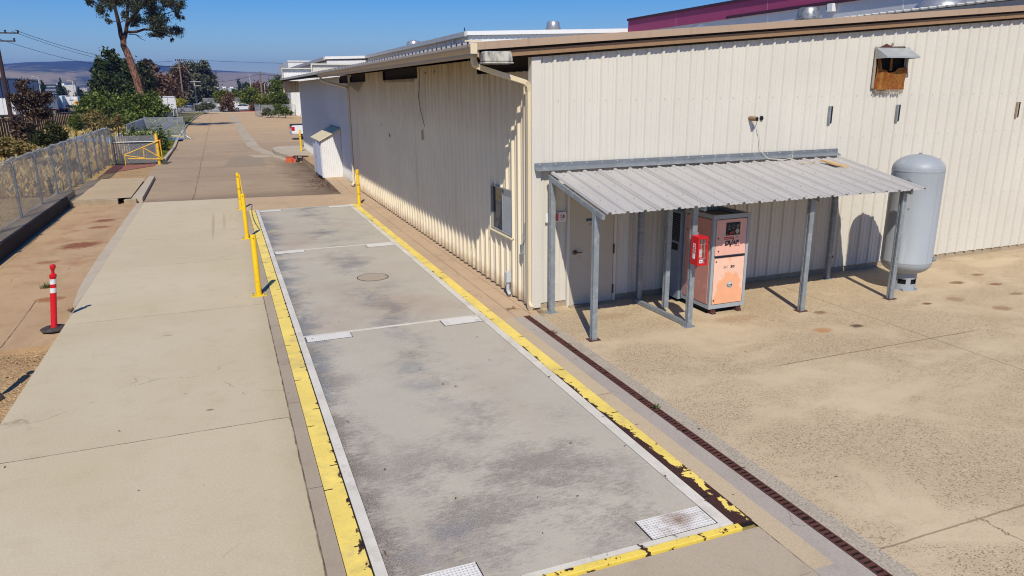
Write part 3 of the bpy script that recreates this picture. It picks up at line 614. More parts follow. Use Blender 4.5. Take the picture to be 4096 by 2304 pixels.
MB().prism([(7.8,-.05,4.76),(7.95,-.05,4.82),(8.1,-.05,4.765),(8.45,-.05,4.775),(8.5,-.05,4.75),(7.75,-.05,4.75)], (0,.015,0)).build('torn_liner', M_RUST, vh)
for c, hh in ((6.62, 'm'), (8.49, 'm'), (12.24, 'l')):
    mb = MB(); mb.box(c-.035,c+.035,-.075,-.03,3.23,3.59); o = mb.build('angle_bracket', M_GALV if hh == 'm' else M_TRIM, wh, bev=.006)
    MB().box(c+.0,c+.034,-.082,-.0755,3.25,3.585).build('bracket_slot', M_DARK, o)
# through-wall pipe and hole
mb = MB(); mb.tube([(4.64,0,3.39),(4.655,-.19,3.38)], .045, 14); pp = mb.build('wall_pipe', M_TRIM2, wh, smooth=True); MB().disc((4.655,-.192,3.38), (0.08,-1,0), .037, 14).build('pipe_bore', M_DARK, pp)
MB().disc((4.91,-.004,3.385), (0,-1,0), .045, 14, .02).disc((6.98,-.004,.36), (0,-1,0), .035, 12, .02).disc((7.12,-.004,.365), (0,-1,0), .035, 12, .02).disc((3.85,-.004,1.4), (0,-1,0), .022, 10, .02).build('pipe_hole', M_DARK, wh)
# end parapets, end panel, roof monitor and roof vents
def pan(mb, x0, x1, y, z0, z1, first=.1, pitch=PIT_R, face=-1): return rib_sheet(mb, rib_profile(x0, x1, first, pitch, .03), lambda u, o, z: (u, y+face*o, z), lambda u: z0(u), lambda u: z1(u))
mb = MB(); pan(mb, -1.02, .79, 38.7, lambda u: zr(u)-.02, lambda u: 5.33, pitch=.16); o = mb.build('end_parapet', M_WHITE, wh)
MB().box(-1.08,.77,38.5,38.85,5.34,5.4).box(-1.08,-1.03,38.5,38.85,4.7,5.34).build('parapet_coping', M_CREAM, o)
mb = MB(); pan(mb, .84, 8, 38.6, lambda u: zr(u)-.02, lambda u: 5.6+.01*u, pitch=.38); o = mb.build('end_parapet', M_CREAM, wh)
MB().box(.79,8,38.45,38.8,5.6,5.68).box(.77,.84,38.45,38.8,4.8,5.6).build('parapet_coping', M_CREAM, o)
mb = MB(); pan(mb, -1.03, -.03, 39.0, lambda u: 3.88, lambda u: 4.6, pitch=.2); mb.build('eave_end_panel', M_CREAML, wh)
mb = MB(); mb.prism([(15.9,1.6,6.27),(21,1.6,6.55),(21,1.6,6.6),(15.9,1.6,6.31)], (0,12,0))
for k in range(40): mb.prism([(15.85,1.7+k*PIT_R-.04,6.305),(15.85,1.7+k*PIT_R-.018,6.345),(15.85,1.7+k*PIT_R+.018,6.345),(15.85,1.7+k*PIT_R+.04,6.305)], (5,0,.27))
o = mb.build('roof_monitor', M_ROOFA, wh); MB().box(16.05,20.8,1.75,13.4,5.0,6.26).build('monitor_wall', simple('grey_monitor_wall', '8c8f92', .5), o)
def roof_vent(cx, cy, z0, r, zt, dome=False):
    pr = [(r*.98,z0),(r,z0+.02),(r,zt-.42*(zt-z0)),(r*1.03,zt-.40*(zt-z0)),(r*.9,zt-.36*(zt-z0)),(r*.84,zt-.1*(zt-z0)),(r*.7,zt-.02*(zt-z0)),(.02,zt)]
    if dome: pr = [(r*.95,z0),(r,z0+.5*(zt-z0)),(r*.8,z0+.85*(zt-z0)),(.02,zt)]
    mb = MB(); mb.lathe(cx, cy, pr, 28); return mb
roof_vent(13.2, 8.0, 5.55, .41, 6.47).build('roof_vent', simple('sooty_vent_metal', '8d8f8e', .4, .4, .2, 4, '3a3d42', 5, .52), wh, smooth=True)
roof_vent(14.0, 15.0, 5.6, .36, 6.52, True).build('roof_vent', M_STEEL, wh, smooth=True)
mb = MB(); mb.lathe(21.2, 9.7, [(.85,4.9),(.95,6.5),(.95,6.75),(.9,6.95),(.72,7.1),(.68,7.15),(.68,7.6),(.74,7.62),(.7,7.95),(.02,8.1)], 28); mb.build('roof_vent', M_STEEL, wh, smooth=True)

# floodlight under the roof corner
fl = thing('flood_lamp', 'weathered grey flood lamp under the roof corner above the downspout', 'lamp', (-.76,-.25,4.36))
n = N('weathered_grey_plastic'); x, y, z = n.xyz(); a = n.noise(1.0, 6, .7, n.scl((9, 9, 3))); col = n.mix(n.mr(a, .42, .6), hx('b5b0a4'), hx('6c6b68')); col = n.mix(n.mr(n.noise(16, 5, .7), .62, .68), col, hx('262421'))
M_WG = n.done(n.bsdf(col, .8, 0, n.bump(a, .3, .01), .2))
mb = MB(); mb.prism([(-1.01,-.4,4.42),(-.52,-.4,4.42),(-.52,-.12,4.42),(-1.01,-.12,4.42)], (0,0,.165)); v = mb.v
mb.v = [(x+(.012 if x < -.8 else -.012)*(z > 4.5), y+(.03 if y < -.3 else 0)*(z > 4.5), z+(.0)) for x, y, z in v]
mb.build('lamp_housing', M_WG, fl, bev=.022)
MB().box(-1.01,-.51,-.41,-.11,4.392,4.418).build('lamp_rim', M_WG, fl, bev=.01); MB().box(-.96,-.56,-.37,-.15,4.382,4.392).build('lamp_lens', simple('dull_lens', '6d6a60', .3), fl)
MB().tube([(-.76,-.14,4.46),(-.76,-.03,4.5)], .03, 8).build('lamp_arm', M_GALV, fl)
# ------------------------------------------------------------------ lean-to canopy
cp = thing('lean_to_canopy', 'grey corrugated lean-to canopy on galvanised posts against the front wall', 'canopy', (3.6,-1.2,0))
zc = lambda y: 2.545+(y+.2)*.195
mb = MB(); pts = rib_profile(.25, 6.90, .29, h=.034)
for (a, oa), (b, ob) in zip(pts, pts[1:]):
    mb.quad((a,-.2,zc(-.2)+oa),(a,-2.3,zc(-2.3)+oa),(b,-2.3,zc(-2.3)+ob),(b,-.2,zc(-.2)+ob))
for k in range(22):
    for yy in (-.35, -1.05, -1.7, -2.2): mb.box(.29+k*PIT_R+.145, .29+k*PIT_R+.16, yy-.008, yy+.008, zc(yy)+.004, zc(yy)+.016)
rp_ = mb.build('roof_panel', M_CANOPY, cp)
mb = MB(); mb.prism([(0,-.055,2.72),(0,-.04,2.72),(0,-.04,2.635),(0,-.16,2.585),(0,-.165,2.59),(0,-.055,2.645)], (6.93,0,0))
fo = mb.build('flashing', M_GALVL, cp)
mb = MB()
for k in range(22): mb.disc((.1+k*.312,-.057,2.695), (0,-1,0), .009, 8, .004)
mb.build('flashing_screw', M_WHITE, fo)
PROF = [(-1,-1),(1,-1),(1,-.35),(.8,-.35),(.8,.35),(1,.35),(1,1),(-1,1),(-1,.35),(-.8,.35),(-.8,-.35),(-1,-.35)]
for px, py, top, bot, pl in [(.25,-1.92,2.165,0,1),(.25,-.27,2.49,0,0),(2.08,-1.94,2.16,0,0),(2.17,-1.07,2.32,.085,0),(2.12,-.22,2.5,0,0),(4.5,-1.99,2.15,0,1),(6.63,-2.04,2.14,0,1),(6.67,-.38,2.46,0,0)]:
    mb = MB(); mb.tube([(px,py,bot+.012),(px,py,top)], .045, prof=PROF, up=(0,1,0)); p = mb.build('post', M_GALV, cp)
    if bot == 0: MB().box(px-.10,px+.10,py-.08,py+.08,0,.012).build('base_plate', M_RUST if pl else M_GALV, p)
mb = MB(); mb.bar((2.0,-.35,.045),(2.06,-1.99,.045),.075,.075); mb.build('floor_rail', M_GALV, cp, bev=.004)
MB().bar((.22,-1.95,2.145),(6.8,-2.0,2.145),.05,.06).bar((.22,-.27,2.46),(6.8,-.3,2.46),.05,.06).bar((.2,-1.15,2.29),(6.85,-1.15,2.29),.05,.06).build('purlin', M_GALV, cp)
for xx in (.235, 2.1, 4.5, 6.65):
    MB().bar((xx,-.16,zc(-.16)-.075),(xx,-2.2,zc(-2.2)-.075),.05,.075).build('rafter', M_GALV, cp)
c = MB(); c.tube([(4.7,-.19,3.36),(4.77,-.05,3.3),(4.86,-.05,3.05),(4.9,-.05,2.85),(4.93,-.07,2.73),(5.0,-.2,2.6),(5.3,-.28,2.575),(5.62,-.2,2.59),(5.72,-.06,2.65),(5.6,-.1,2.63)], .007, 5)
tag(c.build('cable', simple('pale_cable', 'cfc8b8', .6), loc=(4.9,-.1,2.7)), 'thin pale cable hanging from the wall pipe onto the canopy roof', 'cable')
c = MB(); c.prism([(6.05,-.5,zc(-.5)+.05),(6.2,-.62,zc(-.62)+.05),(6.32,-.98,zc(-.98)+.045),(6.22,-.95,zc(-.95)+.045),(6.1,-.75,zc(-.75)+.05)], (0,0,.03)).tube([(5.42,-.55,zc(-.55)+.05),(5.7,-.6,zc(-.6)+.055),(5.95,-.5,zc(-.5)+.055),(6.1,-.58,zc(-.58)+.06)], .007, 5)
tag(c.build('scrap_of_wood', simple('bleached_wood', 'c2a273', .8), loc=(6.1,-.7,2.45)), 'bleached scrap of wood trailing a string on the canopy roof', 'wood scrap')

# no-smoking sign
sg = thing('safety_sign', 'white and red no smoking sign on the wall left of the door', 'sign', (.43,-.05,1.64))
MB().box(.215,.635,-.056,-.05,1.64,1.815).build('sign_board', M_WHITE, sg, bev=.002)
MB().box(.40,.475,-.0585,-.0565,1.665,1.8).build('sign_red_block', simple('faded_red_print', 'c4505a', .5), sg)
m = MB(); m.ring((.555,-.0565,1.73), (0,-1,0), .055, .008, 28).bar((.52,-.0595,1.768),(.59,-.0595,1.692),.002,.008); m.build('prohibition_ring', simple('faded_red_ring', 'b06a66', .5), sg)
MB().box(.525,.565,-.0585,-.0565,1.715,1.725).disc((.575,-.0565,1.75), (0,-1,0), .014, 12, .002).box(.568,.592,-.0586,-.0565,1.718,1.74).build('cigarette_pictogram', M_LTR, sg)
m = MB()
for xx in (.225, .625):
    for zz in (1.65, 1.805): m.disc((xx,-.056,zz), (0,-1,0), .006, 8, .003)
m.build('sign_screw', M_LTR, sg)

# ------------------------------------------------------------------ air compressor
ac = thing('air_compressor', 'peach and grey industrial air compressor cabinet under the canopy', 'air compressor', (3.18,-1.1,0))
X0, X1, Y0, Y1, Z0, Z1 = 2.79, 3.57, -1.53, -.66, .10, 1.82
M_FRAME = simple('grey_cabinet_paint', '9aa0a2', .45, 0, .08, 3)
n = N('sun_faded_orange_paint'); x, y, z = n.xyz()
e = n.op('ADD', n.op('MULTIPLY', n.noise(3.2, 3, .5), .55), n.op('MULTIPLY', n.op('ABSOLUTE', n.op('SUBTRACT', x, 3.2)), .9))
k = n.mr(n.op('ADD', e, n.mr(z, .1, 1.0, -.18, .25)), .50, .53)
col = n.mix(k, hx('e3a57c'), hx('e4baa2')); col = n.mix(n.mr(z, 1.0, 1.1), col, hx('dda997'))
col = n.mul(col, n.mr(n.noise(6, 4), .3, .7, .95, 1.04)); M_PEACH = n.done(n.bsdf(col, .5, 0, None, .35))
M_PINK = simple('faded_side_paint', 'c48a7c', .5, 0, .07, 2.5, 'd3a18e', 3, .6)
f = MB(); t = .055
for a, b in ((X0, Y0), (X1-t, Y0), (X0, Y1-t), (X1-t, Y1-t)): f.box(a, a+t, b, b+t, Z0, Z1)
for zz in (Z0, Z1-.075):
    f.box(X0+t, X1-t, Y0, Y0+t, zz, zz+.075).box(X0+t, X1-t, Y1-t, Y1, zz, zz+.075).box(X0, X0+t, Y0+t, Y1-t, zz, zz+.075).box(X1-t, X1, Y0+t, Y1-t, zz, zz+.075)
f.box(X0+.02, X1-.02, Y0+.03, Y1-.02, Z0+.02, Z1-.09); f.build('cabinet_frame', M_FRAME, ac)
MB().box(X0+.06,X1-.06,Y0+.06,Y1-.06,Z1-.092,Z1-.06).build('top_recess', M_BLACK, ac)
yf = Y0-.006
up = MB(); up.box(X0+t+.01, X1-t-.01, yf, Y0+.02, 1.085, 1.735); upp = up.build('upper_front_panel', M_PEACH, ac, bev=.006)
lo = MB(); lo.box(X0+t+.01, X1-t-.01, yf, Y0+.02, .185, 1.045); lop = lo.build('lower_front_panel', M_PEACH, ac, bev=.006)
MB().box(X0+t+.01,X1-t-.02,yf-.012,yf,1.052,1.07).build('panel_lip', M_BLACK, ac)
MB().box(X0-.006, X0+.02, Y0+t+.01, Y1-t-.01, .185, 1.735).build('side_panel', M_PINK, ac, bev=.006)
MB().box(X1-.02, X1+.006, Y0+t+.01, Y1-t-.01, .185, 1.735).build('side_panel', M_PINK, ac, bev=.006)
cpn = MB(); cpn.box(3.055,3.355,yf-.006,yf,1.445,1.675); cpo = cpn.build('control_panel', M_BLACK, ac)
m = MB(); m.disc((3.30,yf-.006,1.605), (0,-1,0), .036, 20, .008); m.build('gauge', simple('dark_gauge_face', '5b5148', .3), cpo)
m = MB(); m.disc((3.295,yf-.006,1.515), (0,-1,0), .040, 20, .008); gg = m.build('gauge', simple('pale_gauge_face', 'b7ad93', .3), cpo)
MB().bar((3.28,yf-.016,1.5),(3.315,yf-.016,1.535),.002,.006).build('needle', M_LTR, gg)
MB().disc((3.145,yf-.006,1.487), (0,-1,0), .022, 14, .02).build('stop_button', M_REDP, cpo)
MB().box(3.185,3.205,yf-.012,yf-.006,1.475,1.515).build('start_button', simple('green_button', '3f8a5c', .4), cpo)
MB().box(3.22,3.235,yf-.012,yf-.006,1.475,1.515).build('indicator', M_REDP, cpo)
m = MB()
for zz, a, b in ((1.63,3.1,3.13),(1.6,3.1,3.13),(1.575,3.09,3.15),(1.545,3.09,3.15),(1.465,3.08,3.10),(1.565,3.28,3.32),(1.465,3.275,3.315),(1.555,3.2,3.23)): m.box(a,b,yf-.0085,yf-.006,zz,zz+.006)
m.ring((3.21,yf-.0065,1.6), (0,-1,0), .03, .005, 18); m.build('panel_marking', simple('grey_marking', '8f8f8c', .5), cpo)
es = MB(); es.box(3.03,3.23,yf-.003,yf,1.372,1.418); eo = es.build('emergency_label', simple('red_label', 'b3342f', .5), upp)
text_mesh('EMERGENCY STOP', .024, simple('label_lettering', 'e2c8bd', .5), 'label_lettering', eo, (3.13,yf-.0045,1.387), align='CENTER', sx=.86, bold=.0004)
MB().box(3.28,3.32,yf-.002,yf,1.40,1.408).build('small_label', M_LTR, upp)
text_mesh('D', .125, M_LTR, 'logo_lettering', upp, (3.04,yf-.002,1.262), shear=.25, bold=.004, sx=.95)
m = MB(); m.prism([(3.128,yf-.002,1.352),(3.150,yf-.002,1.352),(3.168,yf-.002,1.268),(3.222,yf-.002,1.385),(3.240,yf-.002,1.385),(3.168,yf-.002,1.228),(3.160,yf-.002,1.228)], (0,-.002,0)); m.build('logo_lettering', M_LTR, upp)
text_mesh('AIR', .105, M_LTR, 'logo_lettering', upp, (3.212,yf-.002,1.275), shear=.22, bold=.003, sx=.86)
text_mesh('• DENAIR', .030, simple('dark_red_lettering', '5d1d1d', .5), 'logo_lettering', upp, (3.245,yf-.002,1.238), bold=.0006)
text_mesh('SC', .062, M_LTR, 'model_lettering', lop, (3.055,yf-.002,.845), sx=1.35); text_mesh('30', .062, M_LTR, 'model_lettering', lop, (3.205,yf-.002,.845), sx=1.45, bold=.003)
bd = MB(); bd.disc((3.215,yf,.53), (0,-1,0), .062, 28, .003); bo = bd.build('round_badge', simple('badge_grey', '8b8c8b', .4), lop)
m = MB(); m.ring((3.215,yf-.003,.53), (0,-1,0), .062, .004, 28); m.build('badge_rim', M_WLTR, bo)
MB().box(3.16,3.27,yf-.0042,yf-.0032,.498,.528).build('badge_band', simple('badge_dark', '3b3c3d', .4), bo)
text_mesh('DV', .05, M_WLTR, 'badge_lettering', bo, (3.18,yf-.005,.54), shear=.2, bold=.002); text_mesh('DVAIR', .022, M_WLTR, 'badge_lettering', bo, (3.18,yf-.005,.505), bold=.0006)
m = MB()
for xx, zz in ((2.9,1.40),(2.89,.98),(2.88,.26),(2.92,1.17)): m.disc((xx,yf-.001,zz), (0,-1,0), .014, 10, .008)
for yy, zz in ((-1.42,1.42),(-.78,1.45),(-1.42,1.33)): m.disc((X0-.006,yy,zz), (-1,0,0), .014, 10, .008)
m.build('panel_latch', simple('dark_latch', '3d2a26', .4), ac)
for xx in (2.86, 3.42): MB().box(xx,xx+.1,Y0+.02,Y0+.12,0,.1).bar((xx+.05,Y0-.02,.012),(xx+.05,Y0+.1,.06),.09,.015).build('foot', M_RUST, ac)
MB().box(X0+.05,X1-.05,Y0+.12,Y1-.05,.0,.1).build('base', M_DARK, ac)  # near-black block fills the gap under the cabinet, painting its shade
ad = thing('air_dryer', 'grey louvred dryer cabinet standing behind the peach compressor', 'dryer', (3.0,-.38,0))
MB().box(2.74,3.4,-.63,-.09,.06,1.76).build('dryer_cabinet', simple('blue_grey_cabinet', '7e8892', .5, 0, .1), ad, bev=.01)
m = MB(); m.box(2.733,2.74,-.59,-.17,1.18,1.71).box(2.733,2.74,-.55,-.3,1.0,1.13); lv = m.build('louvre', M_BLACK, ad)
m = MB()
for k in range(13): m.box(2.728,2.733,-.58,-.18,1.2+k*.038,1.21+k*.038)
m.build('louvre_slat', simple('louvre_grey', '4b535b', .5), lv); MB().box(2.8,3.3,-.55,-.15,0,.06).build('dryer_base', M_DARK, ad)
ps = thing('air_pipework', 'small valve box and pipes on the wall behind the compressor', 'pipework', (3.45,-.1,1.8))
MB().box(3.38,3.58,-.2,-.05,1.86,2.0).build('valve_box', M_GALV, ps); MB().tube([(3.2,-.12,2.05),(3.2,-.12,1.75)], .03, 8).tube([(3.2,-.12,2.0),(3.6,-.12,2.02)], .025, 8).tube([(3.62,-.1,2.2),(3.62,-.1,.3)], .035, 8).build('pipe', M_SOFF, ps)

# fire extinguisher box on the post
fe = thing('extinguisher_box', 'red fire extinguisher box mounted on a canopy post', 'extinguisher box', (2.1,-2.1,1.1))
bx0, bx1, by0, by1, bz0, bz1 = 2.0, 2.19, -2.19, -1.99, 1.14, 1.62
m = MB(); t = .028
m.box(bx0,bx0+.012,by0,by1,bz0,bz1).box(bx1-.012,bx1,by0,by1,bz0,bz1).box(bx0+.012,bx1-.012,by1-.012,by1,bz0,bz1).box(bx0+.012,bx1-.012,by0,by1-.012,bz0,bz0+.02).box(bx0+.012,bx1-.012,by0,by1-.012,bz1-.02,bz1)
m.build('box_shell', M_REDP, fe, bev=.006)
m = MB(); m.box(bx0-.004,bx0+t,by0-.018,by0-.002,bz0-.004,bz1+.004).box(bx1-t,bx1+.004,by0-.018,by0-.002,bz0-.004,bz1+.004).box(bx0+t,bx1-t,by0-.018,by0-.002,bz0-.004,bz0+.035).box(bx0+t,bx1-t,by0-.018,by0-.002,bz1-.035,bz1+.004)
m.build('box_door_frame', M_REDP, fe, bev=.006)
gl = N('clear_cover'); g1 = gl.n('ShaderNodeBsdfTransparent'); g2 = gl.n('ShaderNodeBsdfGlossy'); g2.inputs['Roughness'].default_value = .1; g3 = gl.n('ShaderNodeMixShader'); g3.inputs[0].default_value = .12
gl.t.links.new(g1.outputs[0], g3.inputs[1]); gl.t.links.new(g2.outputs[0], g3.inputs[2]); gl.done(g3.outputs[0])
MB().box(bx0+t,bx1-t,by0-.010,by0-.007,bz0+.035,bz1-.035).build('box_pane', gl.m, fe)
m = MB()
for xx in (2.065, 2.125): m.box(xx,xx+.003,by0-.014,by0-.0105,bz0+.035,bz1-.035)
for zz in (1.26, 1.38, 1.5): m.box(bx0+t,bx1-t,by0-.014,by0-.0105,zz,zz+.003)
m.build('pane_grid', simple('pane_scoring', 'd8b8b8', .4), fe)
lb = MB(); lb.box(bx0-.003,bx0,-2.13,-2.065,1.245,1.5); lo_ = lb.build('side_label', M_WLTR, fe)
text_mesh('FIRE', .075, simple('red_lettering', 'b8161f', .5), 'label_lettering', lo_, (bx0-.0042,-2.076,1.49), xdir=(0,0,-1), up=(0,-1,0), sx=1.2, bold=.002)
lb = MB(); lb.box(2.035,2.1,by0-.0162,by0-.0145,1.185,1.24); lo_ = lb.build('number_label', M_WLTR, fe); text_mesh('81', .048, M_LTR, 'label_lettering', lo_, (2.043,by0-.0175,1.196), bold=.001)
MB().box(2.04,2.145,-1.99,-1.984,1.1,1.66).build('mounting_strap', M_GALV, fe)
ex = thing('fire_extinguisher', 'red fire extinguisher with white label inside the clear red box', 'extinguisher', (2.095,-2.09,1.16))
m = MB(); m.lathe(2.095,-2.09,[(.058,1.165),(.06,1.18),(.06,1.42),(.045,1.46),(.02,1.475),(.02,1.49)], 20); m.build('cylinder', M_REDP, ex, smooth=True)
MB().lathe(2.095,-2.09,[(.0605,1.27),(.0605,1.40)], 20, False).build('label', M_WHITE, ex, smooth=True)
MB().box(2.075,2.115,-2.11,-2.07,1.49,1.52).bar((2.095,-2.07,1.53),(2.095,-2.15,1.55),.02,.008).bar((2.095,-2.07,1.51),(2.095,-2.15,1.515),.02,.008).build('valve', M_BLACK, ex)
MB().tube([(2.11,-2.09,1.50),(2.15,-2.1,1.49),(2.162,-2.1,1.40),(2.16,-2.1,1.3)], .009, 6).build('hose', M_BLACK, ex)

# ------------------------------------------------------------------ air receiver tank
TX, TY = 7.53, -1.54
tk = thing('air_receiver_tank', 'tall pale grey vertical air tank standing at the end of the canopy', 'air tank', (TX,TY,0))
n = N('tank_paint'); x, y, z = n.xyz(); a = n.noise(1.0, 5, .6, n.scl((7, 7, .5))); b = n.noise(.9, 4); c = n.noise(40, 3, .7)
col = n.mul(hx('979c9f'), n.op('ADD', n.mr(b, .3, .7, .93, 1.06), n.mr(c, .3, .7, -.02, .02))); col = n.mix(n.mr(a, .56, .74, 0, .35), col, hx('bcc0c3')); col = n.mix(n.mr(n.noise(5, 5, .7), .68, .76, 0, .4), col, hx('7b6a5a'))
M_TANK = n.done(n.bsdf(col, .48, .0, n.bump(b, .1, .02), .4))
Rr = .465
pr = [(.02,.30)]+[(Rr*math.sin(t), .575-.27*math.cos(t)) for t in np.linspace(.12, math.pi/2, 10)]
pr += [(Rr,.58),(Rr+.004,.585),(Rr+.004,.60),(Rr,.605),(Rr,2.375),(Rr+.005,2.38),(Rr+.005,2.40),(Rr,2.405)]
pr += [(Rr*math.cos(t), 2.41+.285*math.sin(t)) for t in np.linspace(.05, math.pi/2-.05, 12)]+[(.01,2.697)]
MB().lathe(TX, TY, pr, 56).build('shell', M_TANK, tk, smooth=True)
m = MB(); ns = 48; holes = [(range(26, 31)), (range(34, 39)), (range(2, 7))]; rs = .235
zs = [0, .015, .015, .12, .24, .33]
def skr(j, z): a = 2*math.pi*j/ns; return (TX+rs*math.cos(a), TY+rs*math.sin(a), z)
for j in range(ns):
    for z0, z1 in ((.012,.13),(.13,.23),(.23,.36)):
        if z0 == .13 and any(j in h for h in holes): continue
        m.quad(skr(j,z0), skr(j+1,z0), skr(j+1,z1), skr(j,z1))
m.build('skirt', M_TANK, tk, smooth=True)
MB().lathe(TX, TY, [(.2,.0),(.2,.3)], 24).build('skirt_inside', M_DARK, tk); MB().lathe(TX, TY, [(.28,0),(.28,.012)], 32).build('base_ring', M_TANK, tk)
m = MB()
for aa in (-1.2, -2.4, .6): m.box(TX+.26*math.cos(aa)-.03, TX+.26*math.cos(aa)+.03, TY+.26*math.sin(aa)-.03, TY+.26*math.sin(aa)+.03, .012, .05)
m.build('anchor_lug', M_TANK, tk)
va = R_(-130)
def rad(ang, r, z): return (TX+r*math.cos(ang), TY+r*math.sin(ang), z)
m = MB(); m.tube([rad(R_(-155),Rr-.02,2.21), rad(R_(-155),Rr+.05,2.21)], .045, 14).tube([rad(R_(-155),Rr+.05,2.21), rad(R_(-155),Rr+.08,2.21)], .032, 12); m.build('nozzle', M_STEEL, tk, smooth=True)
m = MB(); m.tube([rad(R_(-62),Rr-.02,.66), rad(R_(-62),Rr+.07,.66)], .022, 10).tube([rad(R_(-62),Rr+.03,.62), rad(R_(-62),Rr+.03,.72)], .02, 10); m.build('drain_valve', M_STEEL, tk, smooth=True)
m = MB(); m.tube([rad(R_(5),Rr-.02,2.32), rad(R_(5),Rr+.06,2.34)], .04, 10); m.build('lifting_lug', M_TANK, tk); MB().box(TX+.36,TX+.40,TY-.12,TY-.08,2.50,2.60).build('relief_valve', M_SOFF, tk)
MB().disc((TX,TY,2.69), (0,0,1), .03, 10, .03).build('top_plug', M_STEEL, tk)
m = MB(); m.box(TX-.002,TX+.002,TY-Rr-.003,TY-Rr+.01,.61,2.37); m.build('shell_seam', M_TANK, tk)
# ------------------------------------------------------------------ weighbridge
ws = thing('weighbridge', 'long concrete truck scale with white and yellow steel edges set in the ground', 'truck scale', (-2.6,3.7,0))
MB().box(-4.49,-.76,-7.12,14.58,-.3,.002).build('pit_frame', M_DARK, ws)
for a, b in ((-7.02, .03), (.095, 7.17), (7.235, 14.47)):
    MB().box(-4.155,-1.105,a,b,-.2,.012).build('deck', M_DECK, ws)
for nm, x0, x1, mt, z1 in (('edge_beam', -4.265, -4.16, M_WHT, .022), ('edge_beam', -1.10, -.972, M_WHT, .022)):
    MB().box(x0, x1, -7.085, 14.5, -.2, z1).build(nm, mt, ws, bev=.004)
def angle(x0, x1, mt, segs):
    for a, b in segs:
        MB().box(x0, x1, a, b, -.1, .018).build('yellow_edge_plate', mt, ws, bev=.003)
angle(-4.485, -4.28, M_YEL_L, [(-9.5,-7.15),(-7.14,-3.965),(-3.955,-.80),(-.79,2.3),(2.31,5.365),(5.375,8.49),(8.51,11.6),(11.61,14.55)])
angle(-.965, -.765, M_YEL_R, [(-7.1,-3.945),(-3.935,-.82),(-.81,2.3),(2.31,5.4),(5.41,8.36),(8.39,11.4),(11.41,14.55)])
m = MB()                                               # burnt slots in the yellow edge plates
for k in range(14):
    yy = -6.6+k*1.58
    for s in (0, 1):
        q = yy+(.5 if s else 0)
        m.box(-4.487+(.125 if s else 0), -4.40+(.122 if s else 0), q-.008, q+.008, .0, .0195); m.box(-.968+(.115 if s else 0), -.88+(.118 if s else 0), q-.008, q+.008, .0, .0195)
m.build('plate_slot', M_DARK, ws)
for a, b in ((.035,.09),(7.175,7.23)): MB().box(-4.16,-1.10,a,b,-.1,.02).build('joint_strip', M_WHT, ws)
MB().box(-4.6,-.97,-7.088,-7.062,-.1,.02).build('end_rail', M_WHT, ws); MB().box(-4.16,-1.10,-7.055,-7.03,-.1,.016).build('end_rail', M_WHT, ws)
MB().box(-4.6,-.93,-7.175,-7.1,-.1,.016).build('end_edge_plate', M_YEL_E, ws, bev=.003)
MB().box(-4.28,-.98,14.485,14.53,-.1,.012).build('end_edge_plate', M_WHT, ws)
for x0, x1, y0, y1 in [(-1.81,-1.115,-7.02,-6.715),(-4.12,-3.42,-7.02,-6.715),(-4.13,-3.405,-.24,.03),(-1.80,-1.11,-.30,.03),(-4.13,-3.41,6.925,7.17),(-1.82,-1.11,6.81,7.17),(-4.15,-3.44,14.05,14.33),(-1.83,-1.11,14.05,14.33)]:
    MB().box(x0-.012,x1+.012,y0-.012,y1,.005,.0145).build('plate_gap', M_DARK, ws); MB().box(x0,x1,y0,y1-.004,.006,.02).build('tread_plate', M_TREAD, ws)
mh = thing('manhole_cover', 'round worn iron cover set in the weighbridge deck', 'manhole cover', (-2.31,3.62,.012))
m = MB(); m.disc((-2.31,3.62,.012), (0,0,1), .325, 40, .006); m.build('cover', M_MAN, mh); m = MB(); m.ring((-2.31,3.62,.012), (0,0,1), .345, .018, 40, .005); m.build('cover_rim', M_RUST, mh)

# ------------------------------------------------------------------ trench drain
td = thing('trench_drain', 'rusty slotted trench drain running beside the weighbridge', 'drain', (-.26,-4,0))
MB().box(-.322,-.198,-14,-.28,-.2,-.022).build('channel', M_DARK, td)
yy = -.28; k = 0
while yy > -14:
    m = MB(); L_ = .98
    m.box(-.318,-.302,yy-L_,yy,-.03,.004).box(-.218,-.202,yy-L_,yy,-.03,.004)
    for j in range(15): m.box(-.302,-.218,yy-.01-j*.0652-.032,yy-.01-j*.0652,-.006,.002+.002*((j*7) % 3))
    m.build('grate', M_RUST, td); yy -= 1.0; k += 1

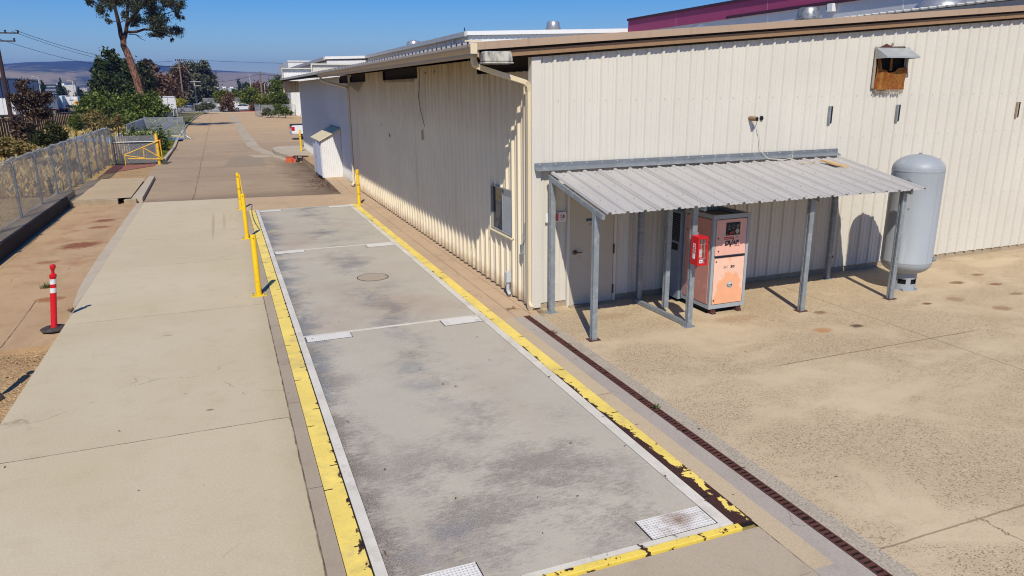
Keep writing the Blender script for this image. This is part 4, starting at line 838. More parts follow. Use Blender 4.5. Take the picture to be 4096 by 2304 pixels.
# ------------------------------------------------------------------ bollards
M_YB = simple('yellow_post_paint', 'e8bd18', .45, 0, .1, 4, '9c7d1c', 9, .66)
M_YD = simple('yellow_base_paint', 'dcb92e', .55, 0, .15, 6, '8d7440', 8, .6)
def bollard(x, y, h, label, bands=False, loose=False):
    b = thing('bollard', label, 'bollard', (x,y,0), 'yellow steel bollards round the weighbridge')
    MB().lathe(x,y,[(.056,.012),(.056,h-.02),(.05,h),(.0,h+.004)], 20, False).build('pole', M_YB, b, smooth=True)
    MB().box(x-.15,x+.15,y-.13,y+.13,0,.014).build('base_plate', M_YD, b, bev=.003)
    m = MB()
    for dx, dy in ((-.11,-.09),(.11,-.09),(-.11,.09),(.11,.09)): m.lathe(x+dx,y+dy,[(.014,.014),(.014,.04),(.001,.042)], 8)
    m.build('anchor_bolt', M_GALV, b)
    MB().disc((x,y-.054,h-.07), (0,-1,0), .012, 8, .006).build('chain_hole', M_DARK, b)
    if bands:
        for zz in (h-.14, h*.56, h*.3):
            o = MB(); o.lathe(x,y,[(.0575,zz-.03),(.0575,zz+.03)], 20, False); bb = o.build('warning_band', M_YB, b, smooth=True)
            st = MB()
            for j in range(10):
                a0 = 2*math.pi*j/10; f = lambda a, z: (x+.0585*math.cos(a), y+.0585*math.sin(a), z)
                st.quad(f(a0,zz-.03), f(a0+.3,zz-.03), f(a0+.62,zz+.03), f(a0+.32,zz+.03))
            st.build('warning_stripe', M_LTR, bb)
    return b
bollard(-4.72, 3.13, 1.25, 'nearest plain yellow bollard beside the left yellow edge of the weighbridge')
bollard(-4.72, 9.45, 1.26, 'middle yellow bollard, the one the chain ends at, left of the weighbridge')
bollard(-4.72, 15.1, 1.27, 'far left yellow bollard with black striped bands and a chain', True)
bollard(-.70, 14.45, 1.25, 'yellow bollard with black striped bands on the walkway near the building wall', True)
m = MB(); A, B = Vector((-4.66,15.1,1.2)), Vector((-4.66,9.5,1.2)); npt = 90
P = [A.lerp(B, i/npt)+Vector((0,0,-.32*4*(i/npt)*(1-i/npt)))for i in range(npt+1)]
for i in range(npt): m.bar(P[i], P[i+1], .03 if i % 2 else .012, .012 if i % 2 else .03)
tag(m.build('chain', M_YB, loc=tuple(A)), 'yellow chain sagging between two yellow bollards', 'chain')
pb = thing('pipe_bollard', 'slim yellow capped pipe standing at the far corner of the warehouse', 'bollard', (-.42,37.0,.25))
MB().lathe(-.42,37.0,[(.06,.25),(.06,1.5),(.045,1.58),(.0,1.6)], 14, False).build('pole', M_YB, pb, smooth=True); MB().lathe(-.42,37,[(.075,1.18),(.075,1.24)], 14).lathe(-.42,37,[(.068,.7),(.068,.74)], 14).build('collar', M_YB, pb)

# ------------------------------------------------------------------ delineator posts
M_RUB = simple('black_rubber', '3b3431', .85, 0, .15, 5, '5d5048', 8, .55)
M_SHEET = simple('reflective_white', 'd8d8d4', .35, 0, .05)
def delineator(x, y, z, label, lean=0.0):
    d = thing('delineator_post', label, 'delineator post', (x,y,z), 'red delineator posts')
    def ln(m):
        m.v = [(a+(c-z)*lean*.93, b-(c-z)*lean*.36, c) for a, b, c in m.v]; return m
    m = MB(); m.lathe(x,y,[(.225,z),(.225,z+.02),(.19,z+.045),(.08,z+.055),(.075,z+.03)], 8); m.build('rubber_base', M_RUB, d)
    m = MB(); m.lathe(x,y,[(.06,z+.05),(.058,z+.06),(.052,z+.07),(.052,z+.98),(.058,z+.985),(.06,z+1.0),(.058,z+1.03),(.03,z+1.05),(.024,z+1.09),(.03,z+1.12),(.046,z+1.15),(.05,z+1.18),(.035,z+1.215),(.0,z+1.22)], 22, False); ln(m).build('tube', M_REDP, d, smooth=True)
    for a, b in ((.86,.955), (.70,.79)): ln(MB().lathe(x,y,[(.0535,z+a),(.0535,z+b)], 22, False)).build('reflective_band', M_SHEET, d, smooth=True)
    bd = MB()
    f = lambda a, q: (x+.0542*math.cos(a), y+.0542*math.sin(a), z+q)
    bd.quad(f(-2.2,.925), f(-1.7,.925), f(-1.7,.948), f(-2.2,.948)); ln(bd).build('maker_sticker', simple('grey_sticker', '8d8f92', .5), d)
delineator(-8.31, 2.86, -.17, 'red delineator post with two white bands standing beside the concrete lane', .155)
delineator(-8.62, -.26, -.24, 'black octagonal rubber base of a second post at the lower left edge')

# ------------------------------------------------------------------ small growth in the cracks
M_WEED = simple('weed_green', '4c5826', .8, 0, .3, 9)
M_DRYW = simple('dry_weed', '6b4a34', .9, 0, .3, 9)
def tuft(name, label, p, r, hgt, nbl, mat, cat='weed', lay=.5):
    m = MB(); x, y, z = p
    for i in range(nbl):
        a = random.random()*6.28; rr = r*random.random()**.6; l = hgt*(.5+.6*random.random()); b = a+random.uniform(-.8,.8)
        q = Vector((x+rr*.5*math.cos(a), y+rr*.5*math.sin(a), z)); t = q+Vector((math.cos(b)*rr*lay*1.6, math.sin(b)*rr*lay*1.6, l)); s = Vector((-math.sin(b), math.cos(b), 0))*(.006+.10*hgt*random.random()*.5)
        k = q.lerp(t, .55)+Vector((0,0,l*.12)); m.add([q-s*.4, q+s*.4, k+s, t, k-s], [(0,1,2,3,4)])
    return tag(m.build(name, mat, loc=p), label, cat)
tuft('weed', 'leafy green weed growing from the lower trench drain', (-.24,-4.6,0), .07, .05, 26, M_WEED)
tuft('weed', 'thin grass tuft growing from the upper trench drain', (-.25,-2.05,0), .05, .08, 10, M_WEED)
tuft('dead_weed', 'dry twiggy weed at the foot of the corner downspout', (-.35,.2,0), .09, .03, 16, M_DRYW, lay=1.0)
tuft('dead_weed', 'dark dead weed lying across the upper trench drain', (-.24,-1.35,0), .1, .05, 20, M_DRYW)
tuft('dead_weed', 'brown dry weed by the lane edge beyond the red post', (-8.12,3.7,-.1), .12, .09, 50, M_DRYW)
tuft('weed', 'small green weed on the pad just behind the red post', tuple(G(186,1158,-.12)), .12, .14, 60, M_WEED)
m = MB(); random.seed(5)
for i in range(420):
    x = random.uniform(-.95,-.6)-random.random()**2*.8; y = random.uniform(17.9,24.5) if x > -1.2 else random.uniform(19,23)
    l = random.uniform(.03,.12); a = random.random()*6.28; s = Vector((math.cos(a)*l, math.sin(a)*l, random.uniform(0,.03))); c = Vector((x,y,.006)); t = Vector((-s.y, s.x, .015))*.25
    m.add([c-s, c+t, c+s, c-t], [(0,1,2,3)])
tag(m.build('leaf_litter', M_DRYW), 'dry leaf litter drifted along the walkway edge by the closet', 'leaf litter', kind='stuff')
m = MB()
for i in range(260):
    y = random.uniform(-6.8, 17); x = random.choice([random.gauss(-.5,.25), random.gauss(-2.6,1), random.uniform(-8,9)])
    if x > 0 and y > -.3: continue
    l = random.uniform(.006,.03); a = random.random()*6.28; c = Vector((x,y,.03 if -4.2 < x < -.95 else .007)); s = Vector((math.cos(a)*l, math.sin(a)*l, .004)); t = Vector((-s.y, s.x, .006))*.35
    m.add([c-s, c+t, c+s, c-t], [(0,1,2,3)])
tag(m.build('fallen_leaves', M_DRYW), 'scattered tiny dry leaves on the concrete and the weighbridge', 'leaves', kind='stuff')
m = MB()
for i in range(900):
    x = random.uniform(-10.4,-8.1); y = random.uniform(-7,1.9); s = random.uniform(.008,.035); z = gz(x, y)+s*.2
    vs = [(x+s*math.cos(t+i)*random.uniform(.6,1), y+s*math.sin(t+i)*random.uniform(.6,1), z) for t in (0,1.25,2.5,3.8,5)]; m.add(vs+[(x,y,z+s*.7)], [(0,1,5),(1,2,5),(2,3,5),(3,4,5),(4,0,5)])
tag(m.build('gravel', simple('loose_gravel', 'b0916a', .95, 0, .5, 30)), 'loose gravel scattered over the bare dirt', 'gravel', kind='stuff')

# ------------------------------------------------------------------ closet, dock and bits by the far wall
mc = thing('metal_closet', 'small white corrugated metal closet built against the long wall', 'closet', (-.45,23.9,.1))
def czt(x): return 1.80+.5*(x+.95)/.95
m = MB(); rib_sheet(m, rib_profile(-.93, -.02, -.9, .085, .018, False), lambda u, o, z: (u, 22.42-o, z), lambda u: .12, lambda u: czt(u)-.03)
m.quad((-.93,25.5,.12),(-.03,25.5,.12),(-.03,25.5,2.2),(-.93,25.5,1.75)); m.build('closet_wall', M_WHITE, mc)
m = MB(); m.prism([(-1.02,22.3,1.76),(-.02,22.3,2.28),(-.02,22.3,2.32),(-1.02,22.3,1.80)], (0,3.35,0)); m.build('closet_roof', simple('beige_roof_sheet', 'd6c8a2', .5, 0, .1), mc)
m = MB()
for k in range(16): m.box(-.06,-.02,22.4+k*.2,22.44+k*.2,2.32,2.36)
m.build('roof_ridge', M_GALVL, mc)
m = MB(); m.box(-.95,-.93,22.44,22.55,.12,1.76).box(-.95,-.93,24.9,25.5,.12,1.76).box(-.945,-.935,23.95,24.05,.12,1.74); m.build('closet_frame', M_WHITE, mc)
m = MB(); m.bar((-.95,22.57,.95),(-1.0,23.9,.95),1.55,.02,up=(1,0,0)); m.build('closet_door', simple('pale_blue_door', 'cdd3dc', .5, 0, .05), mc)
m = MB(); m.bar((-.945,24.07,.95),(-.945,24.88,.95),1.55,.018,up=(1,0,0)); d2 = m.build('closet_door', simple('pale_door_leaf', 'c3cad3', .5, 0, .05), mc); MB().box(-1.0,-.95,24.1,24.16,.9,1.0).build('door_latch', M_LTR, d2)
MB().box(-.9,-.3,22.5,25.4,.1,.13).build('closet_floor', M_DARK, mc)
m = MB(); m.prism([(-.87,17.5,-.06),(-.87,22.3,-.06),(-.87,22.3,.12),(-.87,17.5,.004)], (.87,0,0)); tag(m.build('walkway_ramp', M_WALK), kind='structure')
m = MB(); m.box(-.88,0.05,22.3,32.6,-.1,.12).box(-.87,.04,25.55,32.58,.12,.31); tag(m.build('dock_slab', M_PAD, bev=.01), kind='structure')
m = MB(); m.prism([(-1.0,32.0,-.05),(-1.25,32.9,-.05),(-1.6,35.2,-.05),(-1.98,38,-.05),(-2.02,40,-.05),(-1.85,41.2,-.05),(-1.4,41.9,-.05),(.3,42,-.05),(.3,32.0,-.05)], (0,0,.3)); tag(m.build('kerbed_island', M_KERB2, bev=.03), kind='structure')
bs = thing('plank_bench', 'rusty brown plank on short legs at the end of the dock', 'plank', (-1.0,31.9,.0))
MB().bar((-1.32,32.15,.36),(-.62,31.62,.36),.3,.04).build('plank', M_RUST, bs); MB().box(-1.2,-1.12,31.95,32.05,.0,.34).build('leg', M_RUST, bs); MB().box(-.78,-.7,31.68,31.78,.31,.34).build('leg', M_RUST, bs)
cr = thing('crate', 'faded orange plastic crate on the asphalt beside the dock', 'crate', (-1.63,32.1,0), 'orange crates by the dock')
M_ORG = simple('faded_orange_plastic', 'c9603c', .6, 0, .2, 6)
def crate(t, x, y, s):
    m = MB(); m.box(x-s,x+s,y-.15,y+.15,0,.02).box(x-s,x-s+.02,y-.15,y+.15,.02,.3).box(x+s-.02,x+s,y-.15,y+.15,.02,.3).box(x-s+.02,x+s-.02,y-.15,y-.13,.02,.3).box(x-s+.02,x+s-.02,y+.13,y+.15,.02,.3); m.build('crate_body', M_ORG, t)
    MB().box(x-s-.012,x+s+.012,y-.162,y+.162,.3,.325).build('crate_rim', M_ORG, t)
crate(cr, -1.63, 32.1, .15)
c2 = thing('crate', 'second orange crate with a wire handle, right against the dock end', 'crate', (-1.36,32.25,0), 'orange crates by the dock'); crate(c2, -1.36, 32.25, .12)
m = MB(); m.tube([(-1.46,32.25,.32),(-1.42,32.25,.39),(-1.3,32.25,.39),(-1.26,32.25,.32)], .012, 6); m.build('handle', M_GALV, c2)

# ------------------------------------------------------------------ chain-link fences
def mesh_mat(name, ax, col, wire, cell, slat=None, rough=.5):
    n = N(name); x, y, z = n.xyz(); u = x if ax == 'x' else y
    k = math.pi/cell
    s1 = n.op('ABSOLUTE', n.op('SINE', n.op('MULTIPLY', n.op('ADD', u, z), k))); s2 = n.op('ABSOLUTE', n.op('SINE', n.op('MULTIPLY', n.op('SUBTRACT', u, z), k)))
    a = n.mr(n.op('MINIMUM', s1, s2), wire, wire*1.3, 1, 0)
    c = hx(col)
    if slat:
        m = n.mr(n.op('ABSOLUTE', n.op('SINE', n.op('MULTIPLY', u, math.pi/slat[0]))), slat[1], slat[1]+.05, 0, 1)
        br = n.mr(n.noise(.9, 3), .3, .7, slat[2], slat[3]); a = n.op('MAXIMUM', a, n.op('MULTIPLY', m, br))
        c = n.mix(m, hx(col), hx(slat[4]))
    c = n.mul(c, n.mr(n.noise(2.2, 4), .3, .7, .82, 1.12))
    return n.done(n.bsdf(c, rough, .0, None, .3, a))
M_CL = mesh_mat('chain_link_slats', 'y', 'e2e2dc', .25, .10, (.105, .42, .35, .7, 'd2d0c2'))
M_CLX = mesh_mat('chain_link_plain_x', 'x', 'b4b7b8', .24, .11)
M_CLY = mesh_mat('chain_link_plain_y', 'y', 'b4b7b8', .24, .11)
M_CLS = mesh_mat('chain_link_slats_x', 'x', '9a9c9c', .28, .085, (.12, .45, .7, .95, '6f6d72'))
def fence(name, label, pts, z0, h, mat, step, rail=True, pr=.032, group=None, ztop=None, posts=None):
    a = Vector((*pts[0], z0)); t = thing(name, label, 'fence', a, group); m = MB(); r = MB()
    for p, q in zip(pts, pts[1:]):
        p, q = Vector((*p, z0)), Vector((*q, z0)); m.quad(p, q, q+Vector((0,0,h)), p+Vector((0,0,h)))
        if rail: r.tube([p+Vector((0,0,h)), q+Vector((0,0,h))], .024, 6)
        n_ = max(1, round((q-p).length/step))
        for i in range(n_+1):
            if i == n_ and q.to_2d() != Vector(pts[-1]): continue
            c = p.lerp(q, i/n_); MB().tube([c-Vector((0,0,.05)), c+Vector((0,0,h+.03))], pr, 8).build('fence_post', M_GALV, t)
    m.build('mesh_panel', mat, t)
    if rail: r.build('top_rail', M_GALV, t)
    return t
fy_ = [8.4, 10.9, 13.5, 16.4, 19.0, 21.6, 24.3, 26.7, 29.0, 31.2, 33.0, 35.0]
ft = thing('chain_link_fence', 'long grey slatted chain link fence on a raised kerb left of the pad', 'fence', (-10.95,20,.2))
m = MB(); tp = MB()
for i, (a, b) in enumerate(zip(fy_, fy_[1:])):
    for k in range(6):
        y0, y1 = a+(b-a)*k/6, a+(b-a)*(k+1)/6; w_ = lambda y: -10.97+.03*math.sin(y*2.1)+.012*math.sin(y*7); t_ = lambda y: 2.1+.02*math.sin(y*3.3)
        m.quad((w_(y0),y0,.18),(w_(y1),y1,.18),(w_(y1),y1,t_(y1)),(w_(y0),y0,t_(y0)))
        for q in range(5):
            yy = y0+(y1-y0)*q/5; tp.bar((w_(yy),yy-.03,t_(yy)-.01),(w_(yy)+.01,yy+.02,t_(yy)+.05),.008,.008).bar((w_(yy),yy+.06,t_(yy)-.01),(w_(yy)-.01,yy+.02,t_(yy)+.05),.008,.008)
m.build('mesh_panel', M_CL, ft); tp.build('wire_tips', M_GALV, ft)
for yy in fy_: MB().tube([(-10.92,yy,.15),(-10.92,yy,2.08)], .036, 8).build('fence_post', M_GALV, ft)
MB().tube([(-10.96,8.4,2.03),(-10.96,35,2.03)], .012, 5).tube([(-10.96,8.4,.3),(-10.96,35,.3)], .008, 5).build('tension_wire', M_GALV, ft)
fence('chain_link_fence', 'short dark slatted fence panel behind the yellow barrier', [(-10.95,35.25),(-8.72,35.25)], -.02, 1.62, M_CLS, 2.3, False, .035)
MB().tube([(-10.95,35.2,1.26),(-8.7,35.2,1.25)], .028, 8).build('brace_rail', M_GALV, [o for o in COL.objects if o.name == 'chain_link_fence.001'][0])
# white slatted fence line further along
n = N('pale_slats'); x, y, z = n.xyz(); q = n.op('ABSOLUTE', n.op('SINE', n.op('MULTIPLY', y, math.pi/.62))); b = n.noise(.8, 4)
M_SLAT = n.done(n.bsdf(n.mix(n.mr(q, .12, .3), hx('5f676c'), n.mix(n.mr(b, .35, .65), hx('a2a7aa'), hx('bfc3c4'))), .55))
wf = thing('slatted_fence', 'pale slatted fence following the grass verge beyond the hedge', 'fence', (-11.1,48,0)); m = MB()
P = [(-11.2,46),(-11.3,55),(-11.1,66),(-10.8,78),(-10.4,88)]; yy = 0
for (x0,y0),(x1,y1) in zip(P, P[1:]):
    k = int((y1-y0)/.31)
    for i in range(k):
        t = i/k; xx, y_ = x0+(x1-x0)*t, y0+(y1-y0)*t; j = ((i*37) % 11)/11; hh = 1.78+.08*j-(max(0, y_-82)/6)**2*.5; m.box(xx-.012, xx+.012, y_, y_+.26, .05, hh)
m.build('slats', M_SLAT, wf); r = MB()
for (x0,y0),(x1,y1) in zip(P, P[1:]): r.bar((x0-.03,y0,.5),(x1-.03,y1,.5),.03,.06).bar((x0-.03,y0,1.5),(x1-.03,y1,1.5),.03,.06)
r.build('rails', M_GALV, wf)
def gate(name, label, a, b, h, mat, cat='gate'):
    a, b = Vector(a), Vector(b); t = thing(name, label, cat, a); u = Vector((0,0,1))
    MB().quad(a+u*.1, b+u*.1, b+u*h, a+u*h).build('mesh_panel', mat, t)
    m = MB(); m.tube([a+u*.1, a+u*h, b+u*h, b+u*.1], .03, 6).tube([a+u*.1, b+u*.1], .025, 6); m.build('gate_frame', M_GALV, t)
    for p in (a, b): MB().tube([p, p+u*(h+.15)], .055, 8).build('gate_post', M_GALV, t)
    d = (b-a).normalized(); MB().tube([b+d*.1+u*0, b+d*.12+u*1.5], .03, 6).tube([b+u*.4, b+d*.5+u*.05], .025, 6).build('gate_brace', M_GALV, t)
    return t
gate('chain_link_gate', 'open chain link gate beside the road, past the hedge', (-11.1,59.1,.0), (-8.05,58.0,.0), 1.85, M_CLX)
gate('chain_link_gate', 'farther chain link gate where the pale fence meets the road', (-9.95,87.5,0), (-8.55,114,0), 1.9, M_CLY)
# yellow swing barrier
yb = thing('swing_barrier', 'yellow tubular swing barrier on a stout yellow post', 'barrier', (-8.55,34.4,0)); M_YG = simple('yellow_gate_paint', 'd9ab2c', .5, 0, .18, 5, '8d6f2e', 7, .62)
MB().lathe(-8.55,34.4,[(.085,0),(.085,1.66),(.06,1.72),(.0,1.74)], 18, False).build('barrier_post', M_YG, yb, smooth=True)
T0 = lambda x: 34.4-.06
m = MB(); yq = 34.28
for p, q in [((-10.25,.62),(-8.38,1.36)), ((-10.25,.62),(-10.27,.05)), ((-10.25,.58),(-9.28,.40)), ((-9.27,.98),(-9.28,.40)), ((-9.24,.95),(-8.40,.36)), ((-10.1,.40),(-8.37,.30)), ((-8.38,1.36),(-8.36,.28))]:
    m.tube([(p[0],yq,p[1]),(q[0],yq,q[1])], .028, 8)
m.build('barrier_frame', M_YG, yb, smooth=True)
MB().box(-8.43,-8.33,34.36,34.4,.95,1.4).build('red_reflector', M_REDP, yb); MB().box(-8.4,-8.15,34.25,34.6,0,.22).build('weight_block', simple('dark_block', '3f423c', .8), yb)
fence('chain_link_fence', 'chain link fence with bushes behind it beside the white wall', [(1.0,113.5),(6.45,113.2)], 0, 1.8, M_CLX, 2.5)
gate('chain_link_gate', 'chain link gate leaf standing open at the far right of the yard', (.5,117.2,0), (1.05,113.2,0), 1.85, mesh_mat('chain_link_grey', 'y', 'a8adaf', .5, .2))
fence('chain_link_fence', 'chain link fence between the street and the car park at the far end', [(-9.5,144.6),(-4.8,144.4)], 0, 1.7, M_CLX, 2.4)
fence('chain_link_fence', 'tall railed fence behind the white sedan', [(-8,160.4),(-2.5,160.1),(6,159.8)], 0, 2.6, M_CLX, 2.7)
# ------------------------------------------------------------------ vehicles
M_CARW = simple('white_car_paint', 'd8d9da', .25, 0, .03, spec=.6)
M_TYRE = simple('tyre_rubber', '1b1b1c', .85)
M_RIM = simple('alloy_rim', '9a9c9e', .35, .5)
M_GLZ = N('car_glass'); n = M_GLZ; M_GLZ = n.done(n.bsdf(hx('14191f'), .08, 0, None, .7))
M_TAIL = simple('tail_light_red', 'b01822', .25, 0, .05, 12, '6a0c12', 20, .6)
M_CARS = simple('silver_car_paint', 'a4a8ad', .3, .3, .04)
def car(name, label, loc, rz, paint, kind='sedan', group=None):     # length along local x, front at +x
    t = thing(name, label, 'car', (0,0,0), group); Lh = 2.3
    if kind == 'sedan':
        low = [(-2.3,.32),(-2.32,.6),(-2.2,.92),(-1.35,1.0),(.95,.97),(1.75,.86),(2.2,.7),(2.3,.5),(2.28,.3)]; cab = [(-1.6,.97),(-.95,1.4),(-.2,1.46),(.35,1.40),(1.15,.95)]
    else:
        low = [(-2.3,.4),(-2.35,.75),(-2.25,1.05),(.95,1.05),(1.85,.98),(2.25,.8),(2.3,.5),(2.28,.38)]; cab = [(-2.2,1.03),(-1.95,1.6),(-1.2,1.7),(.1,1.66),(1.0,1.03)]
    def loft(prof, w0, w1, zt):
        m = MB(); a = []; b = []
        for x, z in prof:
            k = w0+(w1-w0)*max(0, min(1, (z-.9)/(zt-.9))); k -= .06*max(0, abs(x)-1.9)/.4
            a.append((x,-k,z)); b.append((x,k,z))
        n = len(prof); m.add(a+b, [tuple(range(n))[::-1], tuple(range(n,2*n))]+[(i,(i+1)%n,(i+1)%n+n,i+n) for i in range(n)]); return m
    loft(low, .86, .84, 1.2).build('body', paint, t, bev=.05)
    top = max(z for _, z in cab)
    cb = loft(cab, .78, .60, top).build('cabin', paint, t, bev=.03)
    c2 = [(x*.93-.03, .985+(z-.97)*.84) for x, z in cab]; loft(c2, .795, .63, top).build('side_window', M_GLZ, cb)
    f = cab[-1]; f2 = cab[-2]; m = MB(); m.quad((f[0]+.01,-.68,f[1]+.04),(f[0]+.01,.68,f[1]+.04),(f2[0]+.03,.55,f2[1]-.02),(f2[0]+.03,-.55,f2[1]-.02)); m.build('windscreen', M_GLZ, cb)
    MB().box(-.28,-.22,-.80,.80,.99,1.36 if kind == 'sedan' else 1.55).build('door_pillar', paint, cb)
    for x in (-1.42, 1.42):
        for y in (-.86, .86):
            s = 1 if y > 0 else -1
            w_ = MB().tube([(x,y-.02*s-.1*s,.33),(x,y+.02*s,.33)], .33, 18).build('wheel', M_TYRE, t); MB().tube([(x,y+.02*s,.33),(x,y+.03*s,.33)], .21, 14).build('rim', M_RIM, w_)
            MB().disc((x,y-.01*s,.36), (0,s,0), .38, 18, .015).build('wheel_arch', M_BLACK, t)
    for y in (-.62, .62):
        MB().box(2.2,2.3,y-.15,y+.15,.6,.74).build('headlight', M_GLZ, t); MB().box(-2.32,-2.22,y-.15,y+.15,.7,.86).build('tail_light', M_TAIL, t)
    t.location = loc; t.rotation_euler = (0,0,rz); return t
car('parked_car', 'white sedan parked side-on behind the red kerb', (-.05,154.5,0), 0.02, M_CARW)
car('parked_car', 'white hatchback parked behind the fence left of the sedan', (-11.0,164.0,0), .05, M_CARS, 'suv')
car('parked_car', 'silver car half hidden behind the young trees at far left of the car park', (-8.6,170,0), 3.0, M_CARW, 'suv')
car('parked_car', 'pale car behind the chain link fence right of the utility pole', (6.6,156.5,0), .3, M_CARS, 'suv')
car('parked_car', 'dark windowed silver car at the street edge below the grass verge', (-10.4,150.0,-.1), .1, M_CARS)
# pickup truck backing out from behind the warehouse corner
pk = thing('pickup_truck', 'white pickup truck with red tail lights parked behind the far corner', 'pickup truck', (0,0,0))
def hull(prof, y0, y1): return MB().prism([(x, y0, z) for x, z in prof], (0, y1-y0, 0))
hull([(-2.9,.55),(-2.93,.75),(-2.9,1.32),(-1.0,1.34),(-1.0,.5)], -.97, .97).build('cargo_bed', M_CARW, pk, bev=.05)
hull([(-1.0,.5),(-1.0,1.34),(1.35,1.25),(2.6,1.12),(2.8,.95),(2.8,.5)], -.97, .97).build('body', M_CARW, pk, bev=.06)
hull([(-1.0,1.3),(-.9,1.9),(.4,1.92),(1.2,1.28)], -.82, .82).build('cab', M_CARW, pk, bev=.05)
MB().box(-.97,-.88,-.7,.7,1.38,1.8).box(-.8,.9,-.835,-.82,1.36,1.78).box(-.8,.9,.82,.835,1.36,1.78).build('cab_window', M_GLZ, pk)
MB().box(-2.92,-1.0,-.95,.95,1.335,1.40).build('tonneau_cover', M_BLACK, pk, bev=.02); MB().box(-2.945,-2.925,-.95,.95,1.24,1.335).build('tailgate_trim', M_BLACK, pk)
MB().box(-3.0,-2.9,-.95,.95,.48,.72).build('bumper', simple('chrome_bumper', 'b9bbbd', .25, .6), pk, bev=.03); MB().box(-2.945,-2.93,-.3,.3,1.05,1.12).build('tailgate_handle', M_BLACK, pk)
for y in (-.82, .82): MB().box(-2.955,-2.66,y*1.185-.025 if y > 0 else y*1.185-.005,y*1.185+.005 if y > 0 else y*1.185+.025,.84,1.2).build('tail_light', M_TAIL, pk, bev=.005)
for x in (-1.75, 1.75):
    for y in (-.86, .86): w_ = MB().tube([(x,y-.1,.4),(x,y+.1,.4)], .4, 18).build('wheel', M_TYRE, pk); MB().tube([(x,y*1.13-.01,.4),(x,y*1.13+.01,.4)], .25, 14).build('rim', M_RIM, w_)
pk.location = (3.05,53.2,0); pk.rotation_euler = (0,0,0); pk.scale = (.9,.9,.9)
# box trailers and trucks in the yard beyond the wooden fence
def trailer(label, c, w, ln, z0, z1, paint, rz=0.0, cat='trailer', cabc=None, tarp=False):
    t = thing('box_trailer', label, cat, (0,0,0), 'trailers beyond the wooden fence')
    MB().box(-w/2,w/2,0,ln,z0,z1).build('cargo_box', paint, t, bev=.06)
    MB().box(-w/2+.1,w/2-.1,.1,ln-.1,z0-.25,z0).build('chassis', M_BLACK, t)
    for y in (.9, ln-.9):
        for x in (-w/2+.25, w/2-.25): MB().tube([(x-.15,y,.45),(x+.15,y,.45)], .45, 14).build('wheel', M_TYRE, t)
    m = MB(); m.box(-.02,.02,-.02,0,z0+.1,z1-.1).box(-w/2+.05,w/2-.05,-.015,0,z0+.02,z0+.1); m.build('door_seam', simple('grey_seam', '7c7f82', .5), t)
    for x in (-w/2+.15, w/2-.15): MB().box(x-.12,x+.12,-.03,-.0,z0-.18,z0-.06).build('tail_light', M_TAIL, t)
    t.location = (c.x, c.y, 0); t.rotation_euler = (0,0,rz); return t
M_TRW = simple('white_trailer', 'd2d3d3', .4, 0, .08, 1); M_TRB = simple('blue_grey_trailer', '5a6478', .5, 0, .12, 1); M_TRT = simple('pale_tarp', 'b9cdd2', .7, 0, .12, 1.2)
trailer('white box truck body at the left edge behind the brown pole', F(22,470,128), 2.7, 7, 1.0, 3.3, M_TRW, .1)
trailer('white trailer half hidden by the purple-brown tree', F(98,470,150), 2.5, 8, 1.0, 3.4, M_TRW, .1)
trailer('blue grey trailer end right of the purple-brown tree', F(212,450,165), 2.0, 8, 1.1, 3.5, M_TRB, .1)
trailer('trailer under a pale bluish tarp between the blue grey and white ones', F(240,445,170), 1.5, 8, 1.0, 3.4, M_TRT, .1)
trailer('narrow white trailer behind the tarp covered one', F(258,442,185), 1.4, 8, 1.0, 3.4, M_TRW, .1)
tt = trailer('white trailer tail with a dark slot, next to the yellow diamond sign', F(290,440,176), 2.5, 8, 1.5, 3.2, M_TRW, .1)
MB().box(-.25,.45,-.04,-.02,2.5,2.62).build('dark_slot', M_BLACK, tt); 
mcx = thing('motor_home', 'white camper body with a ladder rack behind the green bushes', 'camper', (0,0,0))
c = F(674,430,118); MB().box(-1.0,1.0,0,5,1.6,3.3).build('camper_shell', M_TRW, mcx, bev=.12); MB().box(-.9,.9,.1,4.9,.5,1.6).build('camper_lower', simple('dark_camper_base', '3a3f42', .6), mcx)
m = MB(); m.tube([(-1.02,-.08,1.0),(-1.02,-.08,3.35),(.85,-.08,3.35),(1.0,-.08,3.2),(1.02,-.08,.6)], .05, 6).tube([(.55,-.08,.6),(.55,-.08,1.7)], .035, 6)
for k in range(4): m.tube([(.55,-.08,.75+k*.28),(1.0,-.08,.75+k*.28)], .025, 6)
m.tube([(-.9,-.08,1.2),(.55,-.08,1.2)], .03, 6).tube([(-.6,-.08,.6),(-.1,-.08,1.6)], .03, 6); m.build('ladder_rack', M_WHITE, mcx)
MB().box(-.02,.02,-.015,.0,1.7,3.2).build('door_seam', M_BLACK, mcx)
for y in (1.2, 4): MB().tube([(-.9,y,.45),(.9,y,.45)], .45, 14).build('wheel', M_TYRE, mcx)
mcx.location = (c.x, c.y, 0); mcx.rotation_euler = (0,0,.12)

